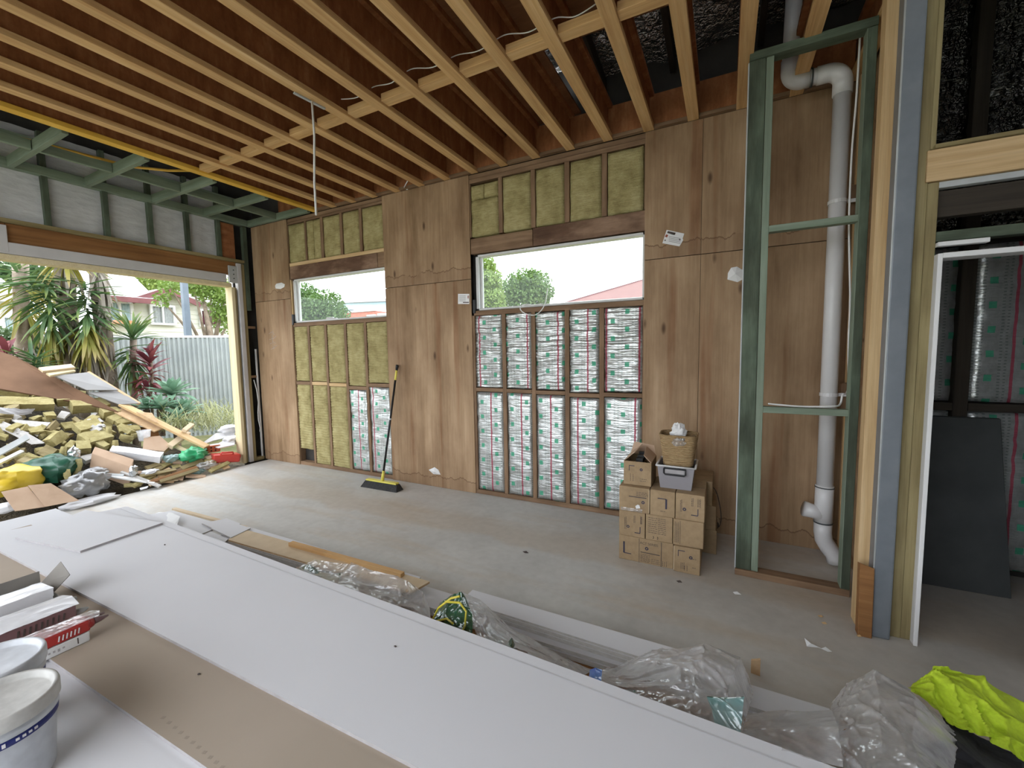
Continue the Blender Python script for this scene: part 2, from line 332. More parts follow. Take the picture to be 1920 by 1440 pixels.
def foilmat(name, printed=True, dark=False):
    t=NT(name); tc=t.n('TexCoord'); sx=t.n('SeparateXYZ'); t.l(tc.outputs['Object'],sx.inputs[0])
    def crease(vec,sc,det=3):
        nn=t.noise(vec,sc,det,.5); return t.math('POWER',t.math('SUBTRACT',1.0,t.math('MULTIPLY',t.math('ABSOLUTE',t.math('SUBTRACT',nn,.5)),3.2)),3.0)
    wr=crease(t.coord('Object',(3.2,3.2,26)),1.2); wr2=t.noise(t.coord('Object',(14,14,10)),1.5,4,.65); wr3=crease(t.coord('Object',(11,11,11)),1.6)
    hgt=t.math('ADD',t.math('ADD',t.math('MULTIPLY',wr,.7),t.math('MULTIPLY',wr3,.22)),t.math('MULTIPLY',wr2,.5)) if printed else t.math('ADD',t.math('ADD',wr,wr3),t.math('MULTIPLY',wr2,.5))
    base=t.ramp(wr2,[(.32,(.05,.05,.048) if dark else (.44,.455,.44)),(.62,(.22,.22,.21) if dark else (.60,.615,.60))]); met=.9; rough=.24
    if printed:
        oi=t.n('ObjectInfo')
        wob=t.math('MULTIPLY',t.math('SUBTRACT',wr2,.5),.006)
        x=t.math('ADD',sx.outputs[0],wob); z=t.math('ADD',sx.outputs[2],wob)
        u=t.math('FLOORED_MODULO',t.math('ADD',x,t.math('MULTIPLY',oi.outputs['Random'],.31)),.31)
        zz=t.math('ADD',z,t.math('MULTIPLY',oi.outputs['Random'],1.7))
        def between(val,a,b): return t.math('MULTIPLY',t.math('GREATER_THAN',val,a),t.math('LESS_THAN',val,b))
        va=t.math('FLOORED_MODULO',zz,.165); vb=t.math('FLOORED_MODULO',t.math('ADD',zz,.08),.165)
        sq=t.math('MAXIMUM',t.math('MULTIPLY',between(u,.05,.09),between(va,0,.045)),t.math('MULTIPLY',between(u,.185,.225),between(vb,0,.045)))
        red=between(u,.0,.016)
        vt=t.math('FLOORED_MODULO',zz,.021)
        tick=t.math('MULTIPLY',between(vt,0,.007),t.math('MAXIMUM',t.math('MAXIMUM',between(u,.115,.132),between(u,.15,.166)),t.math('MAXIMUM',between(u,.25,.264),between(u,.278,.290))))
        base=t.mix(t.math('MULTIPLY',tick,.6),base,(.10,.16,.13))
        base=t.mix(t.math('MULTIPLY',red,.9),base,(.36,.02,.06)); base=t.mix(t.math('MULTIPLY',sq,.9),base,(.03,.36,.20))
        pr=t.math('MAXIMUM',sq,red); met=t.math('SUBTRACT',.62,t.math('MULTIPLY',pr,.45)); rough=t.math('ADD',.32,t.math('MULTIPLY',pr,.15))
    return t.done(t.pbr(base,rough,met,t.bump(hgt,.33 if printed else .6,.010 if printed else .03),.5))
M['foil']=foilmat('printed_foil_facing')
M['sark']=foilmat('silver_sarking_foil',False); M['shadefoil']=foilmat('shade_darkened_foil',False,True)  # the second foil is darkened in colour to stand for unlit foil
def rockwool():
    t=NT('rock_wool'); v=t.coord(); f=t.noise(v,7,5,.65); fz=t.noise(t.coord('Object',(8,8,70)),1.5,3)
    col=t.ramp(f,[(.3,(.28,.235,.105)),(.5,(.40,.345,.165)),(.7,(.49,.43,.225))])
    col=t.mix(.5,col,t.ramp(fz,[(.35,(.6,.58,.5)),(.6,(1,1,1))]),'MULTIPLY')
    f2=t.noise(v,90,2)
    return t.done(t.pbr(col,.95,normal=t.bump(t.math('ADD',f2,fz),.5,.01),spec=.05))
M['wool']=rockwool()
def wrapmat():
    t=NT('white_building_wrap'); v=t.coord('Object',(1,1,1)); f=t.noise(t.coord('Object',(3,3,9)),2,4)
    return t.done(t.pbr(t.ramp(f,[(.3,(.52,.52,.53)),(.7,(.62,.62,.63))]),.7,normal=t.bump(f,.5,.03)))
M['wrap']=wrapmat()
def glass():
    t=NT('window_glass'); tr=t.n('BsdfTransparent'); tr.inputs[0].default_value=(.94,.97,.96,1); gl=t.n('BsdfGlossy'); gl.inputs['Roughness'].default_value=.02
    lw=t.n('LayerWeight'); lw.inputs['Blend'].default_value=.5; fc=t.math('ADD',.015,t.math('MULTIPLY',t.math('POWER',lw.outputs['Facing'],5.0),.25)); mx=t.n('MixShader'); t.l(fc,mx.inputs[0]); t.l(tr.outputs[0],mx.inputs[1]); t.l(gl.outputs[0],mx.inputs[2])
    return t.done(mx.outputs[0])
M['glass']=glass()
def film(name, col=(.95,.95,.96), lo=.24, hi=.78, opaque=False):
    t=NT(name); f=t.noise(t.coord('Object'),5,3,.5); f2=t.noise(t.coord('Object'),17,3,.5)
    nb=t.bump(t.math('ADD',t.math('ABSOLUTE',t.math('SUBTRACT',f,.5)),t.math('MULTIPLY',t.math('ABSOLUTE',t.math('SUBTRACT',f2,.5)),.45)),.55,.03)
    d=t.n('BsdfDiffuse'); d.inputs[0].default_value=(*col,1); tl=t.n('BsdfTranslucent'); tl.inputs[0].default_value=(*col,1)
    m1=t.n('MixShader'); m1.inputs[0].default_value=.1 if opaque else .55; t.l(d.outputs[0],m1.inputs[1]); t.l(tl.outputs[0],m1.inputs[2])
    tr=t.n('BsdfTransparent'); tr.inputs[0].default_value=(.97,.97,.97,1)
    lw=t.n('LayerWeight'); lw.inputs['Blend'].default_value=.5; t.l(nb,lw.inputs['Normal'])
    mr=t.n('MapRange'); t.l(t.math('ADD',t.math('POWER',lw.outputs['Facing'],2.0),t.math('MULTIPLY',f2,.5)),mr.inputs['Value']); mr.inputs['From Min'].default_value=.15; mr.inputs['From Max'].default_value=1.1
    mr.inputs['To Min'].default_value=lo; mr.inputs['To Max'].default_value=hi
    m2=t.n('MixShader'); t.l(mr.outputs[0],m2.inputs[0]); t.l(tr.outputs[0],m2.inputs[1]); t.l(m1.outputs[0],m2.inputs[2])
    g=t.n('BsdfGlossy'); g.inputs['Roughness'].default_value=.12; t.l(nb,g.inputs['Normal'])
    m3=t.n('MixShader'); t.l(t.math('ADD',.10,t.math('MULTIPLY',t.math('POWER',lw.outputs['Facing'],3.0),.5)),m3.inputs[0]); t.l(m2.outputs[0],m3.inputs[1]); t.l(g.outputs[0],m3.inputs[2])
    return t.done(m3.outputs[0])
M['film']=film('clear_plastic_film')
M['filmgrey']=film('translucent_grey_film',(.45,.45,.46),.55,.9)
M['filmg']=film('green_printed_film',(.012,.075,.035),.93,1.0,True)
M['filmt']=film('pale_teal_film',(.30,.52,.52),.6,.9)
M['filmy']=film('yellow_printed_film',(.62,.52,.06),.95,1.0,True)
M['filmb']=film('blue_tape',(.01,.13,.55),.97,1.0,True)
def wicker():
    t=NT('woven_seagrass'); w=t.n('TexWave'); w.bands_direction='Z'; w.inputs['Scale'].default_value=32; w.inputs['Distortion'].default_value=2.5; w.inputs['Detail'].default_value=3
    tc=t.n('TexCoord'); t.l(tc.outputs['Object'],w.inputs['Vector'])
    f=t.noise(t.coord('Object',(12,12,40)),2,3)
    col=t.mix(.5,t.ramp(w.outputs['Fac'],[(.1,(.20,.12,.05)),(.6,(.46,.31,.15))]),t.ramp(f,[(.3,(.28,.17,.08)),(.7,(.55,.4,.22))]))
    return t.done(t.pbr(col,.8,normal=t.bump(w.outputs['Fac'],.6,.01)))
M['wicker']=wicker()
def tiles():
    t=NT('red_roof_tiles'); b=t.n('TexBrick'); t.l(t.coord('Object',(1,1,1),rnd=False),b.inputs['Vector']); b.inputs['Scale'].default_value=4
    b.inputs['Color1'].default_value=(.17,.075,.065,1); b.inputs['Color2'].default_value=(.21,.10,.085,1); b.inputs['Mortar'].default_value=(.12,.05,.045,1)
    return t.done(t.pbr(b.outputs[0],.8))
M['tiles']=tiles()

# ------------------------------------------------------------------ the room shell
H=3.54; XL=-6.43; YB=-6.2; XR=2.6
fl=struct('floor', MB().box(-6.32,XR+.1,YB,.1,-.15,0).obj('floor', M['concrete']))
gr=MB().grid(lambda u,v:(-60+90*u, -30+75*v, -.16),8,8).obj('ground', M['lawn']); struct('ground',gr)

# window wall (y = 0): outer cladding with two window openings, framed inside
wb=MB()
WA=(-5.555,-3.775,2.085,2.70); WBn=(-2.475,-.668,2.085,2.69)
for x0,x1 in ((XL-.1,WA[0]),(WA[1],WBn[0]),(WBn[1],XR)): wb.box(x0,x1,.095,.13,-.1,4.35)
for w in (WA,WBn): wb.box(w[0],w[1],.095,.13,-.1,w[2]); wb.box(w[0],w[1],.095,.13,w[3],4.35)
wall=struct('wall_back', wb.obj('wall_back', M['backing']))
PT=.010
def ply(x0,x1,z0,z1):
    return timber('plywood_sheet',(((x0+x1)/2),-PT/2,z0),((x0+x1)/2,-PT/2,z1),x1-x0-.003,PT,M['ply'],wall,up=(0,1,0),bevel=0)
for x0,x1 in ((XL+.02,-5.585),(-3.78,-2.522),(-.668,-.20),(-.20,.862)):
    ply(x0,x1,.002,2.428); ply(x0,x1,2.434,H)
def vst(x,z0,z1,w=.042,m='stud',y=.045,name='stud',d=.09): return timber(name,(x,y,z0),(x,y,z1),w,d,M[m],wall,up=(0,1,0))
def hst(x0,x1,z,h=.045,m='stud',y=.045,d=.09,name='nogging'): return timber(name,(x0,y,z),(x1,y,z),d,h,M[m],wall,bevel=.002)
def batt(name, x0,x1,z0,z1, y=.012, wav=.006, ridge=0.0, parent=None, mat='wool', puff=.012, crease=0, drop=None):
    """insulation pushed into a bay: a bulging, ragged edged front with sides, at its own origin"""
    w=x1-x0; h=z1-z0; nx=9; nz=max(6,int(h/(.009 if ridge else .035))); s0=random.uniform(0,50); mb=MB()
    def fn(u,v):
        e=min(u,1-u)*w; e2=min(v,1-v)*h
        x=w*u+wav*n3(s0,v*h*9,u*3)*(1 if u in (0,1) else .6); z=h*v+wav*n3(u*w*9,s0,v*3)
        b=puff*min(1,min(e,e2)/.03)+.007*n3(u*w*14,v*h*14,s0)+ridge*math.sin(v*h*2*math.pi/.037+1.5*n3(u*3,v*h*3,s0))
        if crease: b+=crease*n3(u*w*3+s0,v*h*20,1)*min(1,(v*1.6)) + crease*.7*n3(u*w*9,v*h*9,s0+4)
        return (x, y-b, z)
    mb.grid(fn,nx,nz)
    N=(nx+1)
    ring=[i for i in range(N)]+[N*j+nx for j in range(1,nz+1)]+[N*nz+i for i in range(nx-1,-1,-1)]+[N*j for j in range(nz-1,0,-1)]
    o=len(mb.v)
    for i in ring: p=mb.v[i]; mb.v.append((p[0],.088,p[2]))
    for k in range(len(ring)):
        k2=(k+1)%len(ring); mb.f.append((ring[k],o+k,o+k2,ring[k2])); mb.mi.append(0)
    me=mb.mesh(name,M[mat],True)
    return link(name,me,parent or wall,M=Matrix.Translation((x0,0,z0)))
# bay A (left window)
AX=[-5.60,-5.26,-4.91,-4.53,-4.165,-3.765]; BX=[-2.515,-2.128,-1.781,-1.412,-1.06,-.655]
hst(-5.62,-3.745,.026,.05,name='bottom_plate'); hst(-2.54,-.63,.026,.05,name='bottom_plate')
for i,x in enumerate(AX): vst(x,.05,2.03,.042)
for i,x in enumerate(BX): vst(x,.05,2.03,.045)
hst(-5.58,-3.78,2.055,.05,name='window_sill_plate'); hst(-2.50,-.66,2.055,.05,name='window_sill_plate')
AN=[1.215,1.215,1.205,1.17,1.215]; BN=[1.205,1.20,1.195,1.18,1.195]
for i in range(5):
    a,b=AX[i]+.021,AX[i+1]-.021; hst(a,b,AN[i],.045,m='pine' if i in (1,2) else 'stud')
    batt('rock_wool_batt',a+.002,b-.004,AN[i]+.03,2.025,ridge=.0038)
    if i<3: batt('rock_wool_batt',a+.002,b-.006,.052+(.19 if i==0 else .0),AN[i]-.027,ridge=.0038)
    else: batt('foil_batt',a+.008,b-.004,.06,AN[i]-.03,mat='foil',crease=.012,wav=.012)
    a,b=BX[i]+.0225,BX[i+1]-.0225; hst(a,b,BN[i],.04)
    batt('foil_batt',a+.006,b-.004,BN[i]+.03,2.025,mat='foil',crease=.016,wav=.010,ridge=.0045)
    batt('foil_batt',a+.006,b-.004,.055,BN[i]-.03,mat='foil',crease=.005,wav=.008)
# over window A
hst(-5.58,-3.78,H-.022,.044,name='top_plate'); hst(-2.53,-.66,H-.022,.044,name='top_plate'); hst(-2.53,-.66,H-.067,.043,name='top_plate')
hst(-5.58,-3.78,H-.062,.030,name='top_plate')
hst(-5.58,-3.78,2.905,.045,m='pine',name='header_plate',y=.043)
timber('lintel',(-5.58,.045,2.792),(-3.90,.045,2.792),.09,.178,M['stain'],wall); timber('lintel',(-3.895,.045,2.792),(-3.775,.045,2.792),.09,.178,M['stud'],wall)
for x,w in ((-5.595,.03),(-5.21,.035),(-4.885,.05),(-4.515,.045),(-4.165,.045),(-3.77,.03)): vst(x,2.93,H-.075,w)
for x0,x1 in ((-5.575,-5.235),(-5.19,-5.06),(-5.05,-4.915),(-4.855,-4.545),(-4.485,-4.195),(-4.135,-3.79)): batt('rock_wool_batt',x0,x1,2.935,H-.085)
# over window B
timber('lintel',(-2.52,.045,2.782),(-1.775,.045,2.782),.09,.165,M['stud'],wall); timber('lintel',(-1.77,.046,2.788),(-.66,.046,2.788),.09,.175,M['stain'],wall)
for x,w in ((-2.525,.03),(-2.141,.045),(-1.765,.048),(-1.404,.05),(-1.036,.05),(-.66,.03)): vst(x,2.88,H-.09,w)
batt('rock_wool_batt',-2.505,-2.172,2.885,3.27,puff=.016); batt('rock_wool_batt',-2.505,-2.345,3.275,3.425,puff=.018); batt('rock_wool_batt',-2.34,-2.172,3.28,3.425,puff=.022)
for x0,x1 in ((-2.112,-1.795),(-1.735,-1.435),(-1.372,-1.068),(-1.005,-.685)): batt('rock_wool_batt',x0,x1,2.885,H-.10,puff=.016)
# window frames and panes
def window(n, w, latch):
    x0,x1,z0,z1=w; r=struct('window_%d'%n)
    fb=MB(); t=.035
    fb.box(x0,x1,.02,.11,z0,z0+.022); fb.box(x0,x1,.02,.11,z1-t*.7,z1); fb.box(x0,x0+t,.02,.11,z0,z1); fb.box(x1-.02,x1,.02,.11,z0,z1)
    fb.box(x0+t,x0+t+.028,.055,.085,z0+.02,z1-t*.6)
    fb.obj('frame',M['trim'],r,bevel=.003)
    MB().box(x0+t,x1-.02,.066,.071,z0+.02,z1-.02).obj('pane',M['glass'],r)
    MB().box(x0-.03,x0-.002,-.012,.05,z0-.03,z0+.12).obj('packer',M['black'],r,bevel=.002)
    if latch:
        b=MB(); b.box(-4.93,-4.72,.03,.06,z0+.022,z0+.034); b.box(-4.91,-4.78,.025,.05,z0+.034,z0+.048); b.obj('window_latch',M['trim'],r,bevel=.003)
window(1,WA,True); window(2,WBn,False)
# the pine strip beside window A
vst(-5.585,2.09,2.70,.03,'pine',y=.03,d=.06)

# garage wall (x = XL) with its big opening
lw=MB(); lw.box(XL-.14,XL-.11,YB,.13,3.02,4.35); lw.box(XL-.14,XL-.11,-.24,.13,-.1,3.02); lw.box(XL-.14,XL-.11,YB,-3.3,-.1,3.02)
wl=struct('wall_left', lw.obj('wall_left', M['backing']))
def wp(y0,y1,z0=3.04,z1=4.0):
    s0=random.random()*9
    g=MB().grid(lambda u,v:(XL-.05+.02*n3(u*4+s0,v*5+u*4,1), y0+(y1-y0)*u, z0+(z1-z0)*v),8,8)
    g.obj('wall_wrap_panel',M['wrap'],wl,True)
gy=[-5.0,-4.55,-4.1,-3.65,-3.15,-2.65,-2.155,-1.673,-1.251,-.845,-.455]
for i in range(len(gy)-1): wp(gy[i],gy[i+1])
for y in gy: timber('stud',(XL-.03,y,3.03),(XL-.03,y,4.0),.048,.075,M['green'],wl,up=(1,0,0))
timber('bracing_board',(XL-.02,-.34,3.03),(XL-.02,-.34,3.53),.20,.012,M['web'],wl,up=(1,0,0))
timber('stud',(XL-.02,-.10,2.3),(XL-.02,-.10,3.53),.06,.06,M['green'],wl,up=(1,0,0))
timber('head_plate',(XL-.02,YB,3.012),(XL-.02,-.14,3.012),.10,.04,M['olive'],wl)
timber('header_beam',(XL-.045,-2.46,2.895),(XL-.045,-.25,2.895),.06,.19,M['brown'],wl); timber('header_beam',(XL-.045,YB,2.895),(XL-.045,-2.465,2.895),.06,.19,M['brown'],wl)
dr=struct('door_1')
MB().box(XL-.06,XL+.012,-3.3,-.40,2.685,2.80).box(XL-.01,XL+.014,-3.3,-2.46,2.70,2.965).obj('steel_lintel',M['lintel'],dr,bevel=.003)
MB().box(XL-.15,XL+.01,-3.3,-.33,2.625,2.68).obj('head_lining',M['cream'],dr,bevel=.002)
timber('jamb_lining',(XL-.075,-.315,0),(XL-.075,-.315,2.625),.045,.16,M['cream'],dr,up=(1,0,0))
MB().box(XL-.03,XL+.012,-.36,-.235,2.69,2.93).obj('fixing_plate',M['grey'],dr,bevel=.002)
for q in (2.75,2.81,2.87): MB().tube([(XL+.01,-.30,q),(XL+.022,-.30,q)],.008,6).obj('bolt',M['dark'],dr)
timber('jamb_backing',(XL-.06,-.275,0),(XL-.06,-.275,2.62),.03,.10,M['olive'],dr,up=(1,0,0))
MB().box(XL-.06,XL+.016,-.245,-.185,0,2.98).obj('steel_jamb_post',M['lintel'],wl,bevel=.006)
timber('stud',(XL-.04,-.160,0),(XL-.04,-.160,2.98),.045,.09,M['olive'],wl,up=(1,0,0))
timber('bottom_plate',(XL-.03,-.14,.025),(XL-.03,-.02,.025),.09,.05,M['olive'],wl)
for q in (1.3,2.05): timber('nogging',(XL-.03,-.135,q),(XL-.03,-.02,q),.05,.035,M['stud'],wl)
o=MB().tube([(XL-.01,-.035,.02),(XL-.01,-.035,1.72)],.016,10).obj('conduit_pipe',M['pvc'],None,True); tag(o,'grey plastic conduit pipe standing in the corner gap left of the plywood','pipe')
o=MB().tube([(XL+.0,-.10,1.25),(XL+.012,-.075,1.1),(XL+.02,-.065,.9),(XL+.01,-.075,.75),(XL,-.07,.62),(XL+.01,-.055,.5),(XL,-.06,.44)],.007,8).obj('loose_cable',M['rope'],None,True); tag(o,'short pale orange cable end hanging in the dark corner gap','cable')

# rear and right sides of the room, outside the picture: half open to the yard and white, shaped to fill in light
rw=MB(); rw.box(.1,XR+.1,YB-.1,YB,-.1,4.35); rw.box(XL-.14,-6.2,YB-.1,YB,-.1,4.35); rw.box(-6.2,.1,YB-.1,YB,4.0,4.35)
struct('wall_front_unseen_fill', rw.obj('wall_front_unseen_fill',M['plaster']))
struct('wall_right_unseen_fill', MB().box(XR,XR+.1,YB,-1.1,-.1,4.35).obj('wall_right_unseen_fill',M['plaster']))

# ceiling: decking on timber I-joists, open to the foil lined roof on the right
dk=MB(); dk.box(-5.02,-1.25,YB,-.02,H+.305,H+.325); dk.box(-1.25,.28,YB,-.95,H+.305,H+.325)
ce=struct('ceiling', dk.obj('ceiling', M['deck']))
def sark(name,x0,x1,y0,y1,z0,z1):
    s0=random.random()*30
    MB().grid(lambda u,v:(x0+(x1-x0)*u,y0+(y1-y0)*v,z0+(z1-z0)*v+.05*n3(u*(x1-x0)*2.2,v*(y1-y0)*2.2,s0)+.03*n3(u*(x1-x0)*7,v*(y1-y0)*7,s0)),60,60).obj(name,M['sark'],ce,True)
sark('foil_sarking',XL-.1,-1.3,YB,.12,4.36,4.36); sark('foil_sarking',-1.3,XR,-2.6,.12,4.5,4.16); sark('foil_sarking',-1.3,XR,YB,-2.6,4.42,4.42)
for k in range(-14,3):
    x0=.04+.3597*k; xc=x0+.0435; r=D.objects.new('floor_joist',None); COL.objects.link(r); r.empty_display_size=.05; r.location=(xc,-4,H); setp(r,ce)
    fm=M['yellow'] if k==-14 else M['flange']
    timber('bottom_flange',(xc,YB,H+.02),(xc,-.015,H+.02),.087,.04,fm,r)
    timber('web',(xc,YB,H+.1525),(xc,-.03,H+.1525),.012 if k>-14 else .04,.225,M['web'],r,bevel=0)
    timber('top_flange',(xc,YB,H+.285),(xc,-.015,H+.285),.087,.04,M['web'],r)
for k in range(-14,2):
    a=.04+.3597*k+.088; b=.04+.3597*(k+1)-.001
    timber('joist_blocking',(a,-1.40,H+.045),(b,-1.40,H+.045),.085,.055,M['flange'],ce)
for k in range(-14,3):
    a=.04+.3597*k+.055; b=a+.335
    timber('rim_board',(a-.01,-.035,H+.155),(b,-.035,H+.155),.018,.26,M['web'],ce,bevel=0)
    timber('rim_strip',(a+.034,-.028,H+.018),(b-.022,-.028,H+.018),.045,.03,M['stud'],ce)
# roof timbers glimpsed above the open bays
for x in (-1.05,-.45,.2,.9): timber('rafter',(x,-2.5,4.40),(x,.05,4.06),.045,.12,M['dstud'],ce)
# green treated framing over the garage opening
for y in (-2.39,-1.82,-1.21,-.62): timber('cross_joist',(XL+.0,y,H+.055),(-5.07,y,H+.055),.045,.10,M['mint'],ce)
for y in (-4.2,-3.6,-3.0): timber('cross_joist',(XL+.0,y,H+.055),(-5.07,y,H+.055),.045,.10,M['mint'],ce)
timber('cross_joist',(XL,-.035,H+.05),(-5.07,-.035,H+.05),.045,.09,M['mint'],ce)
timber('ribbon_plate',(XL-.02,YB,H+.05),(XL-.02,-.06,H+.05),.09,.09,M['mint'],ce)
timber('ribbon_plate',(XL-.02,YB,H+.34),(XL-.02,-.06,H+.34),.09,.045,M['mint'],ce)
for y0,y1 in ((-2.365,-1.845),(-1.795,-1.235),(-1.185,-.645),(-.595,-.06),(-2.97,-2.42),(-3.57,-3.03)): timber('ribbon_nogging',(-5.745,y0,H+.055),(-5.745,y1,H+.055),.045,.085,M['mint'],ce)
timber('end_board',(-5.7,-.03,H+.2),(-5.1,-.03,H+.2),.02,.2,M['web'],ce)
o=MB().tube([(-6.15,-3.2,H+.2),(-6.0,-2.6,H+.17),(-5.9,-2.1,H+.165),(-5.7,-1.7,H+.12),(-5.5,-1.45,H+.13),(-5.3,-1.25,H+.16)],.014,8).obj('yellow_hose',M['yellow'],None,True); tag(o,'thin yellow hose lying over the green joists at far left','hose')

# partition on the right (y about -1.06) with the steel post and the dark opening
pw=struct('wall_partition')
timber('pine_stud',(.745,-.977,0),(.745,-.977,4.3),.058,.085,M['pine'],pw,up=(0,1,0))
pb=MB().box(.764,.852,-1.112,-1.022,0,4.35); pb.obj('steel_post',M['galv'],pw,bevel=.009)
MB().tube([(.7665,-1.1095,0),(.7665,-1.1095,4.35)],.0045,8).obj('post_corner_highlight',M['grey'],pw,True)  # pale rod added for the highlight along the worn post corner
timber('olive_stud',(.886,-1.015,0),(.886,-1.015,4.3),.044,.09,M['olive'],pw,up=(0,1,0)); timber('olive_stud',(.931,-1.013,0),(.931,-1.013,2.455),.043,.09,M['olive'],pw,up=(0,1,0))
timber('olive_stud',(.920,-1.013,2.62),(.920,-1.013,4.3),.022,.09,M['olive'],pw,up=(0,1,0))
timber('beam',(.896,-1.045,2.535),(XR,-1.045,2.535),.06,.155,M['pine'],pw); timber('beam_cap',(.92,-1.04,2.625),(XR,-1.04,2.625),.09,.02,M['olive'],pw)
timber('beam_packer',(.94,-1.03,2.44),(XR,-1.03,2.44),.05,.03,M['grey'],pw)
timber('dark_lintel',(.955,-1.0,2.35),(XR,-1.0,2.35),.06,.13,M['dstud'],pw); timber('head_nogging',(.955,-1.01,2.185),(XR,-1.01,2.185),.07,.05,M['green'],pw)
MB().box(.952,1.14,-1.09,-1.05,2.128,2.150).obj('white_track',M['white'],pw,bevel=.002)
db=struct('door_2')
MB().box(.950,.969,-1.105,-.97,0,2.09).obj('white_jamb',M['white'],db,bevel=.002); MB().box(.969,XR,-1.105,-.99,2.066,2.092).obj('white_head',M['white'],db,bevel=.002)
MB().box(1.45,XR,-1.12,-1.09,0,4.35).obj('light_block_sheet',M['plaster'],pw); MB().box(XR,XR+.1,-1.1,.1,-.1,4.35).obj('end_lining',M['backing'],pw)  # first sheet is added out of view to keep light from the dark room
# side wall of the pipe recess and what lies behind the partition
sw=struct('wall_recess', MB().box(.868,.884,-.96,.0,0,4.2).obj('wall_recess',M['ply']))
timber('stud',(.835,-.12,0),(.835,-.12,3.52),.06,.045,M['pine'],sw,up=(0,1,0)); timber('stud',(.845,-.60,0),(.845,-.60,3.52),.045,.045,M['stud'],sw,up=(0,1,0))
timber('clip_block',(.80,-.17,1.16),(.80,-.17,1.36),.07,.05,M['stud'],sw,up=(0,1,0)); timber('clip_block',(.80,-.17,2.52),(.80,-.17,2.76),.07,.05,M['stud'],sw,up=(0,1,0))
# foil lined outer wall of the dark room
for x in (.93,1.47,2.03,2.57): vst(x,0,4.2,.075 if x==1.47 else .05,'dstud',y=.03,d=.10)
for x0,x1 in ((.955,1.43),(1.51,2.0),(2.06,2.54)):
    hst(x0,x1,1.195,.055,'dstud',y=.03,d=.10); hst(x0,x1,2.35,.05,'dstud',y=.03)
    batt('foil_batt',x0+.004,x1-.004,.06,1.16,y=.03,mat='foil',crease=.012); batt('foil_batt',x0+.004,x1-.004,1.23,2.3,y=.03,mat='foil',crease=.014); batt('foil_batt',x0+.004,x1-.004,2.40,4.0,y=.03,mat='shadefoil',crease=.03)
b=MB(); b.hexa([(1.08,-.30,0),(1.672,-.29,0),(1.672,-.27,0),(1.08,-.28,0)],[(1.08,-.052,1.125),(1.66,-.052,1.125),(1.66,-.032,1.13),(1.08,-.032,1.13)])
o=b.obj('leaning_sheet',M['dark'],None,bevel=.003); tag(o,'tall dark grey sheet leaning on the foil wall in the dark room','panel')

# ------------------------------------------------------------------ pipe recess
fr=thing('stud_frame','green timber stud frame boxing in the white drain pipe','wall frame',(.43,-.67,0))
timber('wide_stud',(.152,-.672,.045),(.152,-.672,3.50),.092,.036,M['green'],fr,up=(0,1,0))
timber('narrow_stud',(.222,-.655,.045),(.222,-.655,3.50),.042,.07,M['mint'],fr,up=(0,1,0),label='pale mint green narrow stud')
timber('right_stud_lit_face',(.7125,-.655,.045),(.7125,-.655,3.50),.004,.083,M['mint'],fr,up=(0,1,0),label='pale mint green strip for the lit left face')  # paler green laid on the left face as the light falling there
timber('edge_strip',(.1015,-.66,.03),(.1015,-.66,3.50),.008,.05,M['grey'],fr,up=(0,1,0),label='pale thin strip for the lit edge of the stud')  # pale strip added for the light caught on the stud's left face
timber('right_stud',(.737,-.655,.045),(.737,-.655,3.50),.045,.085,M['green'],fr,up=(0,1,0))
timber('top_plate',(.105,-.66,3.525),(.76,-.66,3.525),.09,.05,M['green'],fr); timber('sole_plate',(.10,-.66,.0225),(.76,-.66,.0225),.09,.045,M['stud'],fr)
timber('nogging',(.243,-.665,2.412),(.710,-.665,2.412),.06,.042,M['mint'],fr); timber('nogging',(.243,-.665,1.205),(.710,-.665,1.205),.06,.042,M['mint'],fr)
dp=thing('drain_pipe','white plastic drain pipe with two elbows behind the green frame','pipe',(.70,-.25,0))
X0,Y0,R0=.685,-.25,.052
MB().tube([(X0,Y0,.42),(X0,Y0,3.42)],R0,20).obj('pipe_run',M['pvc'],dp,True)
def arc(c,a0,a1,r,pl,n=8): # elbow in the xz plane
    return [(c[0]+r*math.cos(a0+(a1-a0)*i/n), c[1], c[2]+r*math.sin(a0+(a1-a0)*i/n)) for i in range(n+1)]
MB().tube([(X0,Y0,3.36)]+arc((X0-.085,Y0,3.44),0,math.pi/2,.085,0)+[(X0-.15,Y0,3.525)],R0+.006,20).obj('elbow',M['pvc'],dp,True)
MB().tube([(X0-.13,Y0,3.525),(X0-.20,Y0,3.525)],R0,20).obj('coupling_pipe',M['pvc'],dp,True)
MB().tube([(X0-.19,Y0,3.525),(X0-.235,Y0,3.525)]+[(X0-.235-.075*math.sin(a),Y0-.0,3.60-.075*math.cos(a)) for a in [i*math.pi/16 for i in range(1,9)]]+[(X0-.31,Y0,3.68)],R0+.006,20).obj('elbow',M['pvc'],dp,True)
MB().tube([(X0-.31,Y0,3.66),(X0-.30,Y0-.03,4.3)],R0,20).obj('upper_pipe',M['pvc'],dp,True)
for p,q in (((X0-.175,Y0,3.525),(X0-.185,Y0,3.525)),((X0,Y0,.585),(X0,Y0,.593)),((X0,Y0,.315),(X0,Y0,.325))): MB().tube([p,q],R0+.0085,20).obj('seal_ring',M['dark'],dp,True)
MB().tube([(X0,Y0,.60),(X0,Y0,.50),(X0,Y0,.32)],R0+.006,20).obj('junction',M['pvc'],dp,True)
MB().tube([(X0,Y0,.36),(X0-.06,Y0-.01,.395),(X0-.125,Y0-.02,.41)],[R0,R0,R0+.005],18).obj('branch',M['pvc'],dp,True)
MB().tube([(X0,Y0,.33),(X0,Y0,.24),(X0+.01,Y0+.005,.18),(X0+.045,Y0+.01,.12),(X0+.08,Y0+.01,.07),(X0+.09,Y0+.01,.02)],R0+.005,20).obj('foot_elbow',M['pvc'],dp,True)
